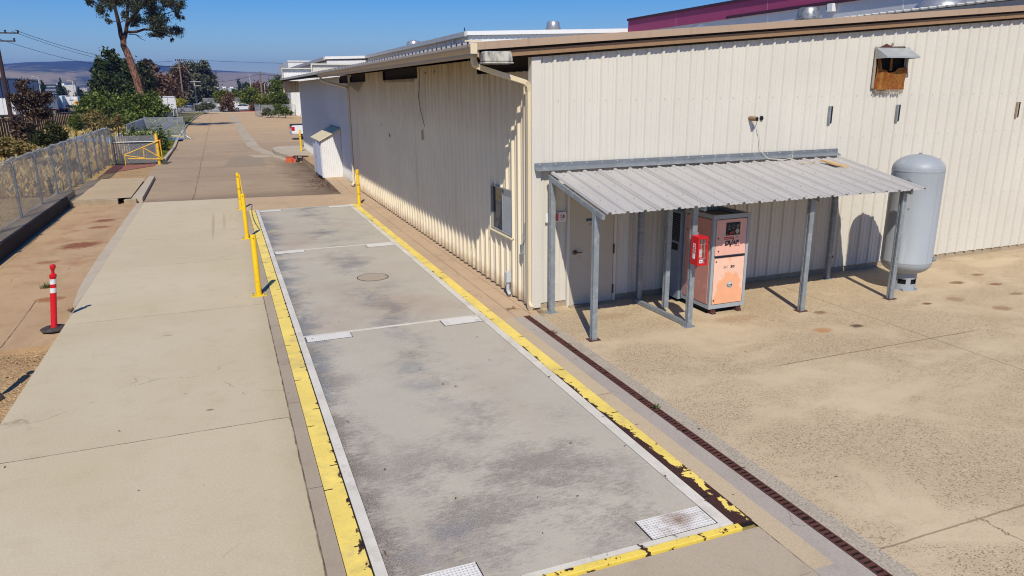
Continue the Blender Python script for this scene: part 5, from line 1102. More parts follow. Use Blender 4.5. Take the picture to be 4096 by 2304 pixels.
# ------------------------------------------------------------------ other buildings
def bldg(name, label, cat='building', loc=(0,0,0)): return thing(name, label, cat, loc)
wb = bldg('white_hall', 'large white ribbed metal hall with stepped roofline behind the warehouse', loc=(12,39.3,0)); M_HALL = sheet('white_hall_sheet', 'd8d8d4', 'b4b4b0', .45)
m = MB(); zf = lambda u: 7.62+.032*(u-11.8)
rib_sheet(m, rib_profile(11.8, 24.4, 12.0, .42, .04, False), lambda u, o, z: (u, 39.3-o, z), lambda u: 4, zf)
rib_sheet(m, rib_profile(39.3, 76.9, 39.6, .42, .04, False), lambda u, o, z: (11.8-o, u, z), lambda u: 0, lambda u: 7.62)
rib_sheet(m, rib_profile(7.04, 11.8, 7.3, .6, .05, False), lambda u, o, z: (u, 76.9-o, z), lambda u: 0, lambda u: 7.35)
rib_sheet(m, rib_profile(76.9, 123, 77.2, .6, .05, False), lambda u, o, z: (7.04-o, u, z), lambda u: 0, lambda u: 7.2)
m.build('hall_wall', M_HALL, wb)
m = MB(); m.prism([(11.6,39.2,7.87),(24.45,39.2,8.29),(24.45,39.2,8.2),(11.6,39.2,7.78)], (0,37.7,0)).prism([(6.84,76.85,7.7),(24.4,76.85,8.28),(24.4,76.85,8.15),(6.84,76.85,7.6)], (0,46.3,0)); m.build('hall_roof', M_ROOFA, wb)
MB().prism([(11.6,39.05,7.62),(24.45,39.05,8.02),(24.45,39.05,8.31),(11.6,39.05,7.89)], (0,.14,0)).build('hall_rake', M_WHITE, wb); MB().prism([(6.84,76.7,7.42),(11.4,76.7,7.55),(11.4,76.7,7.83),(6.84,76.7,7.72)], (0,.14,0)).build('hall_rake', M_WHITE, wb)
M_HG = simple('pale_gutter', 'b2b3b0', .45); MB().box(11.42,11.6,39.05,76.85,7.55,7.86).build('hall_gutter', M_HG, wb); MB().box(6.66,6.84,76.7,123,7.32,7.68).build('hall_gutter', M_HG, wb)
for yy in (42.5, 61.0): MB().box(11.62,11.72,yy,yy+.12,4,7.56).build('hall_downspout', M_WHITE, wb)
MB().box(6.86,6.96,100,100.15,0,7.3).build('hall_downspout', M_WHITE, wb)
m = MB()
for k in range(14): m.box(6.86,7.0,99.5,103.5,.5+k*.2,.6+k*.2)
m.build('louvre', simple('dark_louvre', '2b2d2e', .7), wb)
MB().box(11.45,11.5,39.1,39.16,7.88,8.12).build('roof_finial', M_BLACK, wb)
roof_vent(21.4, 46.0, 8.0, .62, 9.33).build('roof_vent', M_STEEL, wb, smooth=True); roof_vent(13.6, 62, 7.8, .75, 8.72, True).build('roof_vent', M_STEEL, wb, smooth=True)
MB().tube([(11.5,50,7.85),(11.55,50,7.0),(11.5,49.8,6.0)], .03, 5).build('hanging_cable', M_WHITE, wb)
MB().box(8.0,8.06,76.55,76.68,6.4,6.9).build('wall_lamp', M_BLACK, wb)
wc = bldg('white_block', 'white ribbed block rising behind the far end of the white hall', loc=(14,135,0)); m = MB()
rib_sheet(m, rib_profile(7.87, 22, 8, .8, .07, False), lambda u, o, z: (u, 135-o, z), lambda u: 0, lambda u: 9.3); m.quad((7.87,135,0),(7.87,160,0),(7.87,160,9.3),(7.87,135,9.3)).quad((7.87,135,9.3),(22,135,9.3),(22,160,9.3),(7.87,160,9.3)); m.build('block_wall', M_HALL, wc); MB().box(7.8,22,134.85,134.98,9.2,9.4).build('block_coping', M_WHITE, wc)
mr_ = bldg('maroon_building', 'grey concrete building with a wide maroon band along its parapet', loc=(30,20,0))
M_MAR = simple('maroon_paint', '96385f', .6, 0, .1, .8); M_MARD = simple('dark_maroon_cap', '3a1626', .6); M_CONC = simple('grey_tilt_up_concrete', 'c0c1c2', .7, 0, .1, .7)
MB().box(24.6,60,-12,39.0,0,7.99).build('concrete_wall', M_CONC, mr_); MB().box(24.5,60.1,-12.1,39.1,7.99,8.84).build('maroon_band', M_MAR, mr_); MB().box(24.4,60.2,-12.2,39.15,8.84,9.0).build('parapet_cap', M_MARD, mr_)
MB().box(24.46,24.5,-12.1,27.25,7.99,8.14).build('band_reveal', M_MARD, mr_); m = MB()
for yy in (32.7, 23.6, 14.5): m.box(24.492,24.5,yy-.03,yy+.03,7.99,8.84)
m.build('panel_joint', simple('joint_sealant', 'a06a80', .6), mr_); m = MB()
for yy in (32.7, 23.6, 14.5): m.box(24.592,24.6,yy-.03,yy+.03,4,7.98)
m.build('wall_joint', M_WHITE, mr_)
MB().box(24.3,24.6,18.5,18.85,7.62,8.0).build('wall_lamp', M_WHITE, mr_); MB().box(24.45,24.6,18.9,19.05,7.7,7.9).build('lamp_bracket', M_BLACK, mr_)
bw = bldg('blue_grey_warehouse', 'large blue grey panelled warehouse at the far left edge', loc=(-43,172,0)); M_BG = simple('blue_grey_panel', '848ea6', .5, 0, .06, .3)
MB().box(-75,-43,150,189,0,6.75).build('warehouse_wall', M_BG, bw); MB().box(-75.2,-42.8,149.8,189.2,6.75,7.0).build('roof_edge', simple('pale_roof_edge', 'c9ccd0', .5), bw); MB().box(-42.98,-42.9,150,189,6.55,6.72).build('eave_shadow_gap', M_BLACK, bw)
m = MB()
for yy in (156, 161.5, 168, 176.5, 188.6): m.box(-43,-42.92,yy,yy+.3,0,6.55)
m.build('panel_joint', simple('dark_joint', '2c3340', .6), bw)
MB().tube([(-42.8,158.5,6.5),(-42.8,158.9,4.3),(-42.8,160.2,3.2)], .06, 6).build('wall_pipe', M_WHITE, bw)
ob = bldg('office_block', 'pale modern office block with a dark window recess among the conifers', loc=tuple(F(245,390,300)))
c = F(245,385,300); MB().box(c.x-4,c.x+5,c.y,c.y+10,0,6.6).build('office_wall', simple('pale_office_wall', 'c2c1bf', .6), ob); MB().box(c.x-2.6,c.x-.6,c.y-.05,c.y,3.2,4.8).build('office_window', M_GLZ, ob); MB().box(c.x-1,c.x+1.2,c.y+1,c.y+5,6.6,7.1).build('roof_plant', M_WHITE, ob)
MB().box(c.x+5.0,c.x+8,c.y+1,c.y+9,0,5.4).build('office_wing', simple('grey_office_wing', 'a9a8aa', .6), ob)
db = bldg('dark_office', 'dark office building with white bands left of the pale one', loc=tuple(F(185,385,290))); c = F(185,385,290)
MB().box(c.x-4,c.x+3,c.y,c.y+12,0,6.7).build('office_wall', simple('dark_office_wall', '2f3848', .5), db); m = MB()
for k in range(5): m.box(c.x-4.05,c.x+3.05,c.y-.08,c.y+.0,1.6+k*1.05,1.95+k*1.05)
m.build('white_band', simple('blueish_band', '8793a6', .5), db)
gb = bldg('grey_office', 'low grey building with a deep dark recessed front and a numbered pillar', loc=tuple(F(905,395,230))); c = F(856,400,230); c2 = F(955,400,230)
wx = c2.x-c.x; M_GB = simple('grey_office_render', '84868b', .6)
MB().box(c.x,c2.x,c.y+6,c.y+20,0,5.0).build('rear_wall', simple('dark_glazing', '0d0f14', .3), gb); MB().box(c.x,c2.x-.2,c.y,c.y+20,4.05,4.85).build('roof_band', M_GB, gb)
px_ = F(925,400,230).x; MB().box(px_-.5,px_+.35,c.y-.4,c.y+.4,0,4.9).build('numbered_pillar', simple('pale_pillar', 'a5a8ad', .6), gb)
for k, q in enumerate('8441'): text_mesh(q, .55, M_WLTR, 'pillar_number', gb, (px_-.28, c.y-.42, 3.55-k*.62), bold=.01)
MB().prism([(px_+.4,c.y,1.2),(px_+2.2,c.y,1.2),(px_+1.3,c.y,4.6),(px_+.4,c.y,4.6)], (0,.2,0)).build('glass_fin', M_GLZ, gb); MB().box(px_-4,px_+3.2,c.y-3,c.y-.5,0,1.6).build('low_white_wall', M_WHITE, gb)
m = MB(); m.box(c.x+1,c.x+1.6,c.y+4,c.y+6,4.85,5.2).box(c.x+2.6,c.x+3.6,c.y+4,c.y+6,4.85,5.25).box(c.x+4.6,c.x+5.6,c.y+4,c.y+6,4.85,5.2); m.build('roof_plant', M_WHITE, gb)

# wooden fence of the neighbouring yard
n = N('weathered_redwood'); x, y, z = n.xyz(); a = n.noise(1.0, 5, .7, n.scl((6, 6, .4))); b = n.noise(.5, 4)
col = n.mix(n.mr(a, .35, .65), hx('4f3534'), hx('76575a')); col = n.mix(n.mr(b, .5, .65, 0, .6), col, hx('8d7a72'))
M_WOOD = n.done(n.bsdf(col, .85, 0, n.bump(a, .4, .02), .2))
wdf = thing('wooden_fence', 'dark reddish wooden board fence across the dry field', 'fence', (-22,75,0)); P = [(-23.8,52),(-22.65,63.6),(-21.84,71.5),(-21.23,77.9),(-20.4,86),(-19.4,95)]; m = MB(); cap = MB()
for (x0,y0),(x1,y1) in zip(P, P[1:]):
    k = int(math.hypot(x1-x0, y1-y0)/.3)
    for i in range(k):
        t0, t1 = i/k, (i+.92)/k; a, b = Vector((x0+(x1-x0)*t0, y0+(y1-y0)*t0, 0)), Vector((x0+(x1-x0)*t1, y0+(y1-y0)*t1, 0)); hh = 1.85+.03*math.sin(i*2.7+x0); dz = Vector((.03*(i % 2), 0, 0)); m.quad(a+dz, b+dz, b+dz+Vector((0,0,hh)), a+dz+Vector((0,0,hh)))
    cap.bar((x0+.02,y0,1.9),(x1+.02,y1,1.9),.1,.05)
m.build('boards', M_WOOD, wdf); cap.build('top_rail', M_KERB, wdf)

# ------------------------------------------------------------------ poles, wires, lamps
M_PW = simple('brown_pole_wood', '3a2620', .85, 0, .3, 2); M_PG = simple('grey_pole_wood', '7b6b58', .85, 0, .25, 2); M_PT = simple('pale_pole', 'b3aea6', .7, 0, .1)
WIRE = simple('black_wire', '1e2026', .7)
def pole(label, base, top_px, D, r, mat, arms=(), zt=None):
    b = F(*base, D); tp = F(top_px[0], top_px[1], D); H = zt or tp.z; t = thing('utility_pole', label, 'utility pole', (b.x,b.y,0))
    MB().tube([(b.x,b.y,-.1),(b.x,b.y,H)], [r, r*.7], 10).build('pole', mat, t)
    for zz, l, off, ins in arms:
        m = MB(); m.bar((b.x-l+off,b.y-.1,H-zz),(b.x+l+off,b.y-.1,H-zz),.12,.14); a = m.build('crossarm', mat, t); q = MB()
        for k in range(ins): xx = b.x+off-l+.1+(2*l-.2)*k/max(1, ins-1); q.lathe(xx,b.y-.1,[(.05,H-zz+.05),(.13,H-zz+.12),(.07,H-zz+.2),(.13,H-zz+.28),(.02,H-zz+.36)], 8)
        q.build('insulator', simple('dark_insulator', '23252b', .4), a)
    return Vector((b.x, b.y, H))
p1 = pole('dark brown utility pole at the left edge of the picture', (35,420), (8,125), 108, .26, M_PW, [(.2,2.0,.4,4),(1.1,1.6,.3,3)])
p2 = pole('tallest brown utility pole with two crossarms before the grey green tree', (732,380), (720,240), 170, .2, M_PG, [(.2,.9,.2,5),(1.5,1.2,-.8,3)])
p3 = pole('darker bare pole just right of the tall brown one', (758,380), (748,270), 178, .19, simple('dark_grey_pole', '54493d', .85, 0, .2), [(1.3,.8,0,2)])
p4 = pole('pale steel pole with two pale crossarms, right of the brown poles', (784,390), (773,322), 176, .17, M_PT, [(.25,1.2,.1,4),(1.1,1.3,0,4)])
p5 = pole('pale green pole standing between the leaning trunk and the camper', (592,360), (587,301), 150, .13, simple('greenish_pole', '8d9277', .8), [(.5,.4,.3,2)])
p6 = pole('brown pole in front of the trees beside the far white wall', (1048,380), (1041,286), 150, .19, M_PG, [])
p7 = pole('greenish wooden pole left of the dark pine', (388,350), (381,302), 125, .11, simple('olive_pole', '6b6a48', .85), [(.5,.3,.3,1)])
def wire(label, a, b, sag, r=.022):
    a, b = Vector(a), Vector(b); P = [a.lerp(b, i/16)-Vector((0,0,sag*4*(i/16)*(1-i/16))) for i in range(17)]
    tag(MB().tube(P, r, 5).build('power_line', WIRE, loc=tuple(a)), label, 'power line', 'overhead power lines')
wire('upper power line running from the left edge pole towards the dark pine', p1+Vector((2.0,-.1,.15)), p2+Vector((-1,-.1,-.2)), 1.4, .03)
wire('twin power line just below the upper one from the left edge pole', p1+Vector((1.7,-.1,0)), p2+Vector((-1.3,-.1,-1.2)), 1.3, .025)
wire('lowest power line leaving the left edge pole', p1+Vector((.3,-.1,-.9)), p2+Vector((-2,-.1,-1.3)), 1.5, .025)
wire('power line crossing the sky from the tall pole to behind the white hall', p2+Vector((.9,0,.1)), F(1175,254,200), .1, .03)
wire('lower sagging line from the tall pole to the pole by the white wall', p2+Vector((0,0,-4.2)), p6+Vector((0,0,-.4)), .8, .03)
wire('line from the pole by the white wall up to the warehouse eave', p6+Vector((0,0,-.4)), (6.9,84,6.4), .5, .03)
def lamp(label, top, base, D, arm, mat, two=False):
    b = F(*base, D); H = F(top[0], top[1], D).z; t = thing('street_lamp', label, 'street lamp', (b.x,b.y,0), 'car park lamps')
    MB().tube([(b.x,b.y,0),(b.x,b.y,H)], [.13,.09], 8).build('lamp_post', mat, t)
    for s in ((1, -1) if two else (1,)): MB().tube([(b.x,b.y,H-.1),(b.x+arm*s,b.y,H+(.35 if two else .05))], .06, 6).build('lamp_arm', mat, t); MB().bar((b.x+arm*s*.6,b.y,H+(.25 if two else .03)),(b.x+arm*s*1.2,b.y,H+(.4 if two else .08)),.25,.12).build('lamp_head', mat, t)
lamp('pale street lamp beside the blue grey warehouse corner', (152,308), (163,372), 190, -1.0, M_PT)
lamp('pale street lamp with one arm right of the office block', (290,322), (302,400), 190, -.9, M_PT)
lamp('dark twin-armed street lamp next to the pale single-armed one', (305,326), (313,405), 190, .5, simple('dark_lamp', '4d5560', .6), True)
lamp('twin-armed street lamp just left of the olive pole', (370,332), (374,356), 210, .5, simple('grey_lamp', '6b737d', .6), True)
lamp('thin twin-headed lamp right of the grey office', (1002,304), (1008,400), 215, .35, M_PT, True)
lamp('thin pale lamp post by the far white wall, left one', (1059,334), (1063,395), 230, .25, M_PT)
lamp('thin pale lamp post by the far white wall, right one', (1072,333), (1080,395), 230, -.3, M_PT)
ys_ = thing('diamond_sign', 'yellow diamond road sign in front of the white trailer', 'sign', tuple(F(308,435,140))); c = F(306,412,140); g_ = Vector((c.x,c.y,0))
MB().prism([(c.x-.45,c.y,c.z),(c.x,c.y,c.z-.42),(c.x+.45,c.y,c.z),(c.x,c.y,c.z+.42)], (0,.03,0)).build('sign_board', simple('sign_yellow', 'd99a1e', .5), ys_); MB().tube([(c.x,c.y+.06,0),(c.x,c.y+.06,c.z)], .04, 6).build('sign_post', M_GALV, ys_); MB().box(c.x-.45,c.x+.1,c.y+.04,c.y+.05,c.z+.55,c.z+1.0).build('white_plate', M_WHITE, ys_); MB().tube([(c.x,c.y+.07,c.z),(c.x,c.y+.07,c.z+1)], .03, 6).build('sign_post', M_GALV, ys_)
wp = thing('wheel_stop', 'yellow painted concrete wheel stop lying by the gate', 'wheel stop', (-8.7,60.4,0)); MB().bar((-9.2,62.0,.1),(-8.3,59.4,.1),.3,.2).build('stop_block', simple('pale_yellow_paint', 'd9c06e', .6, 0, .2, 4), wp, bev=.03)
tp_ = thing('tarp', 'blue tarp lying on the ground behind the hedge', 'tarp', (-9.4,57,0)); m = MB()
for i in range(7):
    for j in range(5): m.quad(*[(-11+a*.4, 55.5+b*.55, .12+.06*math.sin(a*2.1+b)+.04*math.sin(b*3)) for a, b in ((i,j),(i+1,j),(i+1,j+1),(i,j+1))])
m.build('tarp_sheet', simple('blue_tarp', '4f6f97', .6, 0, .2, 3), tp_)
tp2 = thing('tarp', 'pale blue tarp spread on the dry field beyond the end of the near fence', 'tarp', (-15,58,0)); m = MB()
for i in range(9):
    for j in range(12): m.quad(*[(-17.0+a*.42, 53+b*.85, .3+.07*math.sin(a*1.3+b*.8)+.04*math.sin(b*2.2)) for a, b in ((i,j),(i+1,j),(i+1,j+1),(i,j+1))])
m.build('tarp_sheet', simple('pale_blue_tarp', '7f9cbd', .6, 0, .2, 2), tp2)
MB().box(-15.2,-13.4,62.2,62.7,.4,.5).build('plank', simple('pale_plank', 'c8b184', .8), tp2)
# ------------------------------------------------------------------ vegetation
def leaf_mat(name, dark, mid, light, trans=.22, nz=.9):
    n = N(name); r = n.isl(); k = n.op('ADD', n.op('MULTIPLY', r, .6), n.op('MULTIPLY', n.noise(nz, 4, .6), .45))
    col = n.ramp(k, [(.2, hx(dark)), (.52, hx(mid)), (.86, hx(light))])
    a = n.bsdf(col, .55, 0, None, .25); t = n.n('ShaderNodeBsdfTranslucent'); n.put(t.inputs[0], col)
    m = n.n('ShaderNodeMixShader'); m.inputs[0].default_value = trans; n.t.links.new(a, m.inputs[1]); n.t.links.new(t.outputs[0], m.inputs[2])
    return n.done(m.outputs[0])
def bark(name, a, b, sc_=(6, 6, 1)):
    n = N(name); q = n.noise(1.0, 5, .7, n.scl(sc_)); return n.done(n.bsdf(n.mix(n.mr(q, .4, .62), hx(a), hx(b)), .9, 0, n.bump(q, .6, .05), .15))
LV = {'euc': leaf_mat('gum_leaves', '1c2216', '39402b', '6b6a4c'), 'pine': leaf_mat('pine_foliage', '121c0d', '273716', '57612d', .12), 'bush': leaf_mat('green_bush_leaves', '283611', '4c5f20', '92974a', .28),
      'dkbush': leaf_mat('dark_bush_leaves', '141c0e', '2a3317', '5d5b2a'), 'brown': leaf_mat('brownish_gum_leaves', '1c1410', '3a2820', '7d6a52', .15), 'grey': leaf_mat('grey_green_leaves', '262c20', '4d513c', '827f62'),
      'rust': leaf_mat('russet_leaves', '35241b', '65493a', '937556'), 'yell': leaf_mat('young_tree_leaves', '2c380f', '5d6a1e', '98963c', .3), 'yshr': leaf_mat('yellow_shrub_leaves', '585a18', '93902a', 'bcb648', .3), 'hedge': leaf_mat('hedge_leaves', '16230c', '35491a', '8a9a45', .2),
      'dry': leaf_mat('dry_shrub_leaves', '4a3f22', '7a6a3a', 'a08d55', .2), 'con': leaf_mat('conifer_foliage', '0d1a12', '1c2f1e', '3a4c33', .1)}
BK = {'red': bark('red_gum_bark', '43281f', '9a7460', (7, 7, 3)), 'dark': bark('dark_bark', '241a15', '4a382c'), 'pale': bark('pale_bark', '6d5845', 'a58b70')}
def leaves(blobs, n, size, asp=.5, seed=1, clus=9, cr=.34, droop=0.0, shell=.5, flat=0.0):
    g = np.random.default_rng(seed); out = []; wt = np.array([(b[3]*b[4]*b[5])**.6 for b in blobs]); wt /= wt.sum()
    for b, wi in zip(blobs, wt):
        c, r = np.array(b[:3]), np.array(b[3:6]); k = max(3, int(clus*(1+wi*len(blobs))/2)); d = g.normal(size=(k, 3)); d /= np.linalg.norm(d, axis=1)[:, None]
        cc = c+d*r*(shell+(1-shell)*g.random((k, 1)))*.9; m = int(n*wi); idx = g.integers(0, k, m); wk = .55+.9*g.random(k)
        out.append(cc[idx]+g.normal(size=(m, 3))*r*cr*wk[idx][:, None]*.75)
    P = np.concatenate(out); m = len(P); u = g.normal(size=(m, 3)); u[:, 2] *= (1-flat); u[:, 2] -= droop; u /= np.linalg.norm(u, axis=1)[:, None]
    v = g.normal(size=(m, 3)); v -= u*(v*u).sum(1)[:, None]; v /= np.linalg.norm(v, axis=1)[:, None]; s = size*(.55+.9*g.random(m))[:, None]
    V = np.stack([P-u*s*.5, P+v*s*asp*.5+u*s*.05, P+u*s*.5, P-v*s*asp*.5+u*s*.05], 1).reshape(-1, 3)
    return V
def leaf_obj(V, name, mat, parent=None, loc=(0,0,0)):
    o = np.array(ORG[parent] if parent else loc, float); m = len(V)//4; V = V.copy(); V[:, 2] = np.maximum(V[:, 2], .02); me = bpy.data.meshes.new(name)
    me.vertices.add(m*4); me.vertices.foreach_set('co', (V-o).astype(np.float32).ravel()); me.loops.add(m*4); me.loops.foreach_set('vertex_index', np.arange(m*4, dtype=np.int32))
    me.polygons.add(m); me.polygons.foreach_set('loop_start', np.arange(0, m*4, 4, dtype=np.int32)); me.update(calc_edges=True); me.validate(); me.materials.append(mat)
    ob = bpy.data.objects.new(name, me); COL.objects.link(ob)
    if parent: ob.parent = parent
    else: ob.location = loc
    ORG[ob] = Vector(o); return ob
def pb_(px, py, D, rx, rz=None, ry=None):     # crown lobe: centre surveyed at distance D, radii given in photo pixels at that distance
    c = F(px, py, D); s = math.sqrt(D*D+(c.z-4)**2)/FPX; rz = rx if rz is None else rz; return (c.x, c.y, c.z, rx*s, (ry or rx)*s, rz*s)
def tree(name, label, base, D, blobs, n, size, lm, bk='dark', tr=.16, limbs=None, seed=1, cat='tree', group=None, **kw):
    b = F(*base, D); t = thing(name, label, cat, (b.x,b.y,0), group); B = [pb_(*q) for q in blobs]
    leaf_obj(leaves(B, n, size, seed=seed, **kw), 'crown', LV[lm], t); m = MB(); top = max(B, key=lambda q: q[2])
    zc_ = sum(q[2] for q in B)/len(B); ax = sum(q[0] for q in B)/len(B)
    m.tube([(b.x,b.y,-.1),(b.x*.7+ax*.3,b.y,zc_*.5),(top[0],top[1],top[2])], [tr, tr*.75, tr*.2], 8)
    for q in B: s0 = Vector((b.x*.8+ax*.2, b.y, min(zc_*.5, q[2]*.7))); e = Vector(q[:3]); m.tube([s0, s0.lerp(e, .5)+Vector((0,0,.15*q[5])), e+Vector((0,0,q[5]*.4))], [tr*.5, tr*.35, tr*.1], 6)
    m.build('trunk', BK[bk], t); return t
# leaning red-barked gum
D = 92; eu = thing('gum_tree', 'tall leaning gum tree with a reddish trunk and dark open crown', 'tree', tuple(Vector((F(570,400,D).x, F(570,400,D).y, 0))))
def pth(pts, dd=0): return [F(x, y, D+dd*i/len(pts)) for i, (x, y) in enumerate(pts)]
def Z(zx, zy): return (300+zx/5.3667, zy/5.3667)
b0 = F(572,405,D); m = MB()
m.tube([Vector((b0.x+.15,b0.y,-.2))]+pth([(568,400),(560,370),(548,320),(533,280),(520,240),(506,205),Z(1040,980),Z(1040,860),Z(1060,760)]), [.42,.41,.40,.38,.37,.36,.34,.30,.28,.24], 12)
tk_ = m.build('trunk', BK['red'], eu, smooth=True); m = MB()
m.tube(pth([Z(1035,880),Z(985,760),Z(960,600),Z(920,420),Z(870,220),Z(830,40),Z(790,-150),Z(770,-400)]), [.27,.24,.22,.2,.17,.14,.1,.04], 9)
m.tube(pth([Z(1065,800),Z(1100,640),Z(1125,440),Z(1130,150),Z(1120,-150),Z(1150,-420)], 3), [.24,.2,.17,.14,.1,.05], 9)
m.tube(pth([Z(1110,560),Z(1200,400),Z(1330,260),Z(1440,120),Z(1520,0),Z(1640,-200)], -3), [.17,.15,.13,.11,.1,.05], 8)
m.tube(pth([Z(1110,680),Z(1180,690),Z(1330,680),Z(1480,630),Z(1620,640),Z(1800,700),Z(1950,760),Z(2060,800)], -3), [.15,.14,.13,.12,.1,.08,.05,.03], 8)
for a, b, c in [((1900,320),(2100,240),(2250,150)),((1620,640),(1750,500),(1800,300)),((1480,300),(1700,200),(1950,310)),((870,460),(780,450),(700,420)),((980,480),(1050,440),(1110,430)),((1150,735),(1300,740),(1450,800)),((1300,740),(1420,830),(1520,880)),((1950,760),(2080,780),(2120,870)),((840,100),(700,80),(560,200)),((830,40),(650,-20),(420,-40)),((1900,700),(2100,640),(2250,620)),((1440,120),(1600,60),(1900,-60))]: m.tube(pth([Z(*a), Z(*b), Z(*c)]), [.05,.035,.012], 5)
m.build('limb', BK['dark'], tk_, smooth=True)
E1 = [(620,130,150,150),(580,250,90,100),(760,20,180,120),(330,30,120,60),(900,-100,250,150),(1220,140,130,170),(1330,380,130,130),(1250,500,90,80),(1600,120,190,150),(1700,330,230,200),(1800,520,200,150),(1900,680,170,110),(2180,680,140,100),(2200,130,180,140),(2230,330,90,110),(1950,60,180,120),(1350,60,130,110),(1100,-120,260,160),(1650,-160,320,170),(2100,-150,220,150),(720,460,60,50),(1700,740,100,60),(2080,860,40,50),(1050,300,60,120)]
EB = [pb_(*Z(x, y), D+((i*7) % 5-2)*1.1, rx/5.37, rz/5.37) for i, (x, y, rx, rz) in enumerate(E1)]
leaf_obj(leaves(EB, 30000, .22, .34, seed=3, clus=12, cr=.31, droop=.7, shell=.25), 'crown', LV['euc'], eu)
# pine and the trees behind
tree('pine_tree', 'dense dark green pine left of the leaning gum', (455,400), 108, [(440,245,108,30,38),(462,285,108,52,45),(420,290,107,38,40),(400,270,107,18,26),(470,340,107,66,50),(415,345,106,42,46),(512,330,110,36,50),(520,375,109,34,40),(440,380,106,60,34),(497,270,110,26,30),(450,222,108,16,18),(395,250,107,10,12)], 13500, .42, 'pine', tr=.4, seed=4, clus=13, cr=.30, shell=.6)
tree('gum_tree', 'thin-crowned dark tree rising behind the leaning trunk', (590,400), 150, [(590,245,150,20,18),(600,270,150,26,18),(570,265,150,16,14),(615,285,150,18,14),(580,300,150,26,22)], 1500, .55, 'brown', seed=5, clus=10, cr=.25, shell=.4)
tree('gum_tree', 'olive brown tree directly right of the leaning trunk', (560,400), 130, [(565,285,130,28,26),(575,330,130,36,40),(555,370,129,40,34)], 4200, .5, 'dkbush', seed=6)
tree('gum_tree', 'russet leaved tree behind the camper', (640,400), 150, [(620,310,150,40,26),(650,330,150,36,34),(630,360,149,55,34),(675,340,150,30,34)], 5200, .55, 'rust', seed=7)
tree('gum_tree', 'large grey green gum tree behind the utility poles', (770,400), 190, [(740,280,190,40,26),(790,272,190,44,22),(715,310,190,38,34),(770,320,189,60,48),(830,330,190,34,44),(845,315,190,16,18),(800,370,188,58,44),(735,370,188,52,42),(700,345,188,30,40),(840,375,189,26,36),(815,255,190,14,10)], 15000, .62, 'grey', tr=.5, seed=8, clus=14, cr=.27, shell=.6)
tree('gum_tree', 'reddish brown left flank tree beside the large grey gum', (705,400), 172, [(710,330,172,30,40),(725,300,172,26,28),(695,365,171,30,30)], 3600, .55, 'rust', seed=9)
# bushes
def bush(label, base, D, blobs, n, size, lm, seed=1, name='bush', cat='bush', **kw): return tree(name, label, base, D, blobs, n, size, lm, tr=(.05 if D > 60 else .012), seed=seed, cat=cat, **kw)
bush('big light green bush in front of the dark pine', (390,470), 82, [(365,420,82,40,34),(420,415,82,44,36),(400,450,81,66,34),(345,445,81,24,26),(450,440,81,30,36)], 7500, .26, 'bush', 21)
bush('large green bush at the foot of the leaning trunk', (560,470), 76, [(510,420,76,40,36),(560,430,76,50,38),(620,415,76,38,34),(640,440,75,28,30),(550,470,75,70,34),(600,470,75,44,26)], 9000, .25, 'bush', 22)
bush('dark low shrub between the two big green bushes', (470,460), 79, [(468,445,79,26,30),(440,480,78,40,20)], 2600, .25, 'dkbush', 23)
bush('small bright green shrub on the dry grass', (300,520), 66, [(300,490,66,22,22),(305,510,66,18,14)], 2200, .16, 'bush', 24)
bush('wispy olive scrub along the right end of the wooden fence', (360,480), 74, [(375,475,74,34,24),(340,490,73,26,18),(430,490,72,34,16)], 2200, .2, 'dry', 25)
bush('tan seed-headed grass clump under the big bush', (468,500), 68, [(470,478,68,12,18)], 900, .22, 'dry', 26, asp=.2)
tree('gum_tree', 'small purple-brown young tree before the wooden fence', (146,540), 52, [(95,345,52,26,24),(120,380,52,36,30),(60,392,52,28,18),(85,420,52,34,20),(165,415,52,38,32),(140,445,52,40,22),(180,385,52,22,20),(175,460,52,26,20)], 9000, .125, 'brown', 'pale', .07, seed=31, clus=11, cr=.27, shell=.5, droop=.4)
bush('brownish shrub under the small purple-brown tree', (110,560), 47, [(95,510,47,30,30),(75,530,47,22,22),(130,555,46,34,20)], 2600, .15, 'brown', 32)
bush('dark green shrub behind the near chain link fence', (190,570), 42, [(205,530,42,40,34),(235,545,42,26,26),(175,560,41,34,22),(150,550,41,26,28)], 4200, .13, 'dkbush', 33)
bush('pale dry scrub at the left edge above the fence', (40,600), 36, [(30,590,36,50,26),(90,600,36,46,20),(10,610,35,30,20)], 3600, .14, 'dry', 34)
bush('tall brown weed bush growing through the fence near its far end', (268,690), 40, [(272,650,40,10,24),(264,675,40,13,18)], 1500, .08, 'dry', 35)
bush('dark leaning weed growing through the fence at its third visible post', (212,815), 32, [(203,745,32,6,36),(212,790,32,8,22)], 700, .09, 'dkbush', 36)
bush('dark ivy clump at the corner post of the fence', (300,665), 44.5, [(300,660,44.5,10,16)], 900, .1, 'dkbush', 37)
hd_ = thing('hedge', 'clipped green hedge with pale blossoms behind the barrier', 'hedge', (-9.9,45,0))
a0, a1 = Vector((-11.0,45.2,.6)), Vector((-8.75,44.6,.6)); HB = []
for i in range(11): q = a0.lerp(a1, i/10); HB.append((q.x, q.y, .88+.05*math.sin(i*2.3), .35, .7, .78))
leaf_obj(leaves(HB, 6000, .11, .6, seed=41, clus=9, cr=.34, shell=.65), 'hedge_foliage', LV['hedge'], hd_)
leaf_obj(leaves([(q[0], q[1]-.25, q[2]+.25, .4, .45, .3) for q in HB[:8]], 380, .10, .8, seed=42, shell=.8), 'blossom', leaf_mat('cream_blossom', '9a9a5c', 'c7c68a', 'e0dcb4'), hd_)
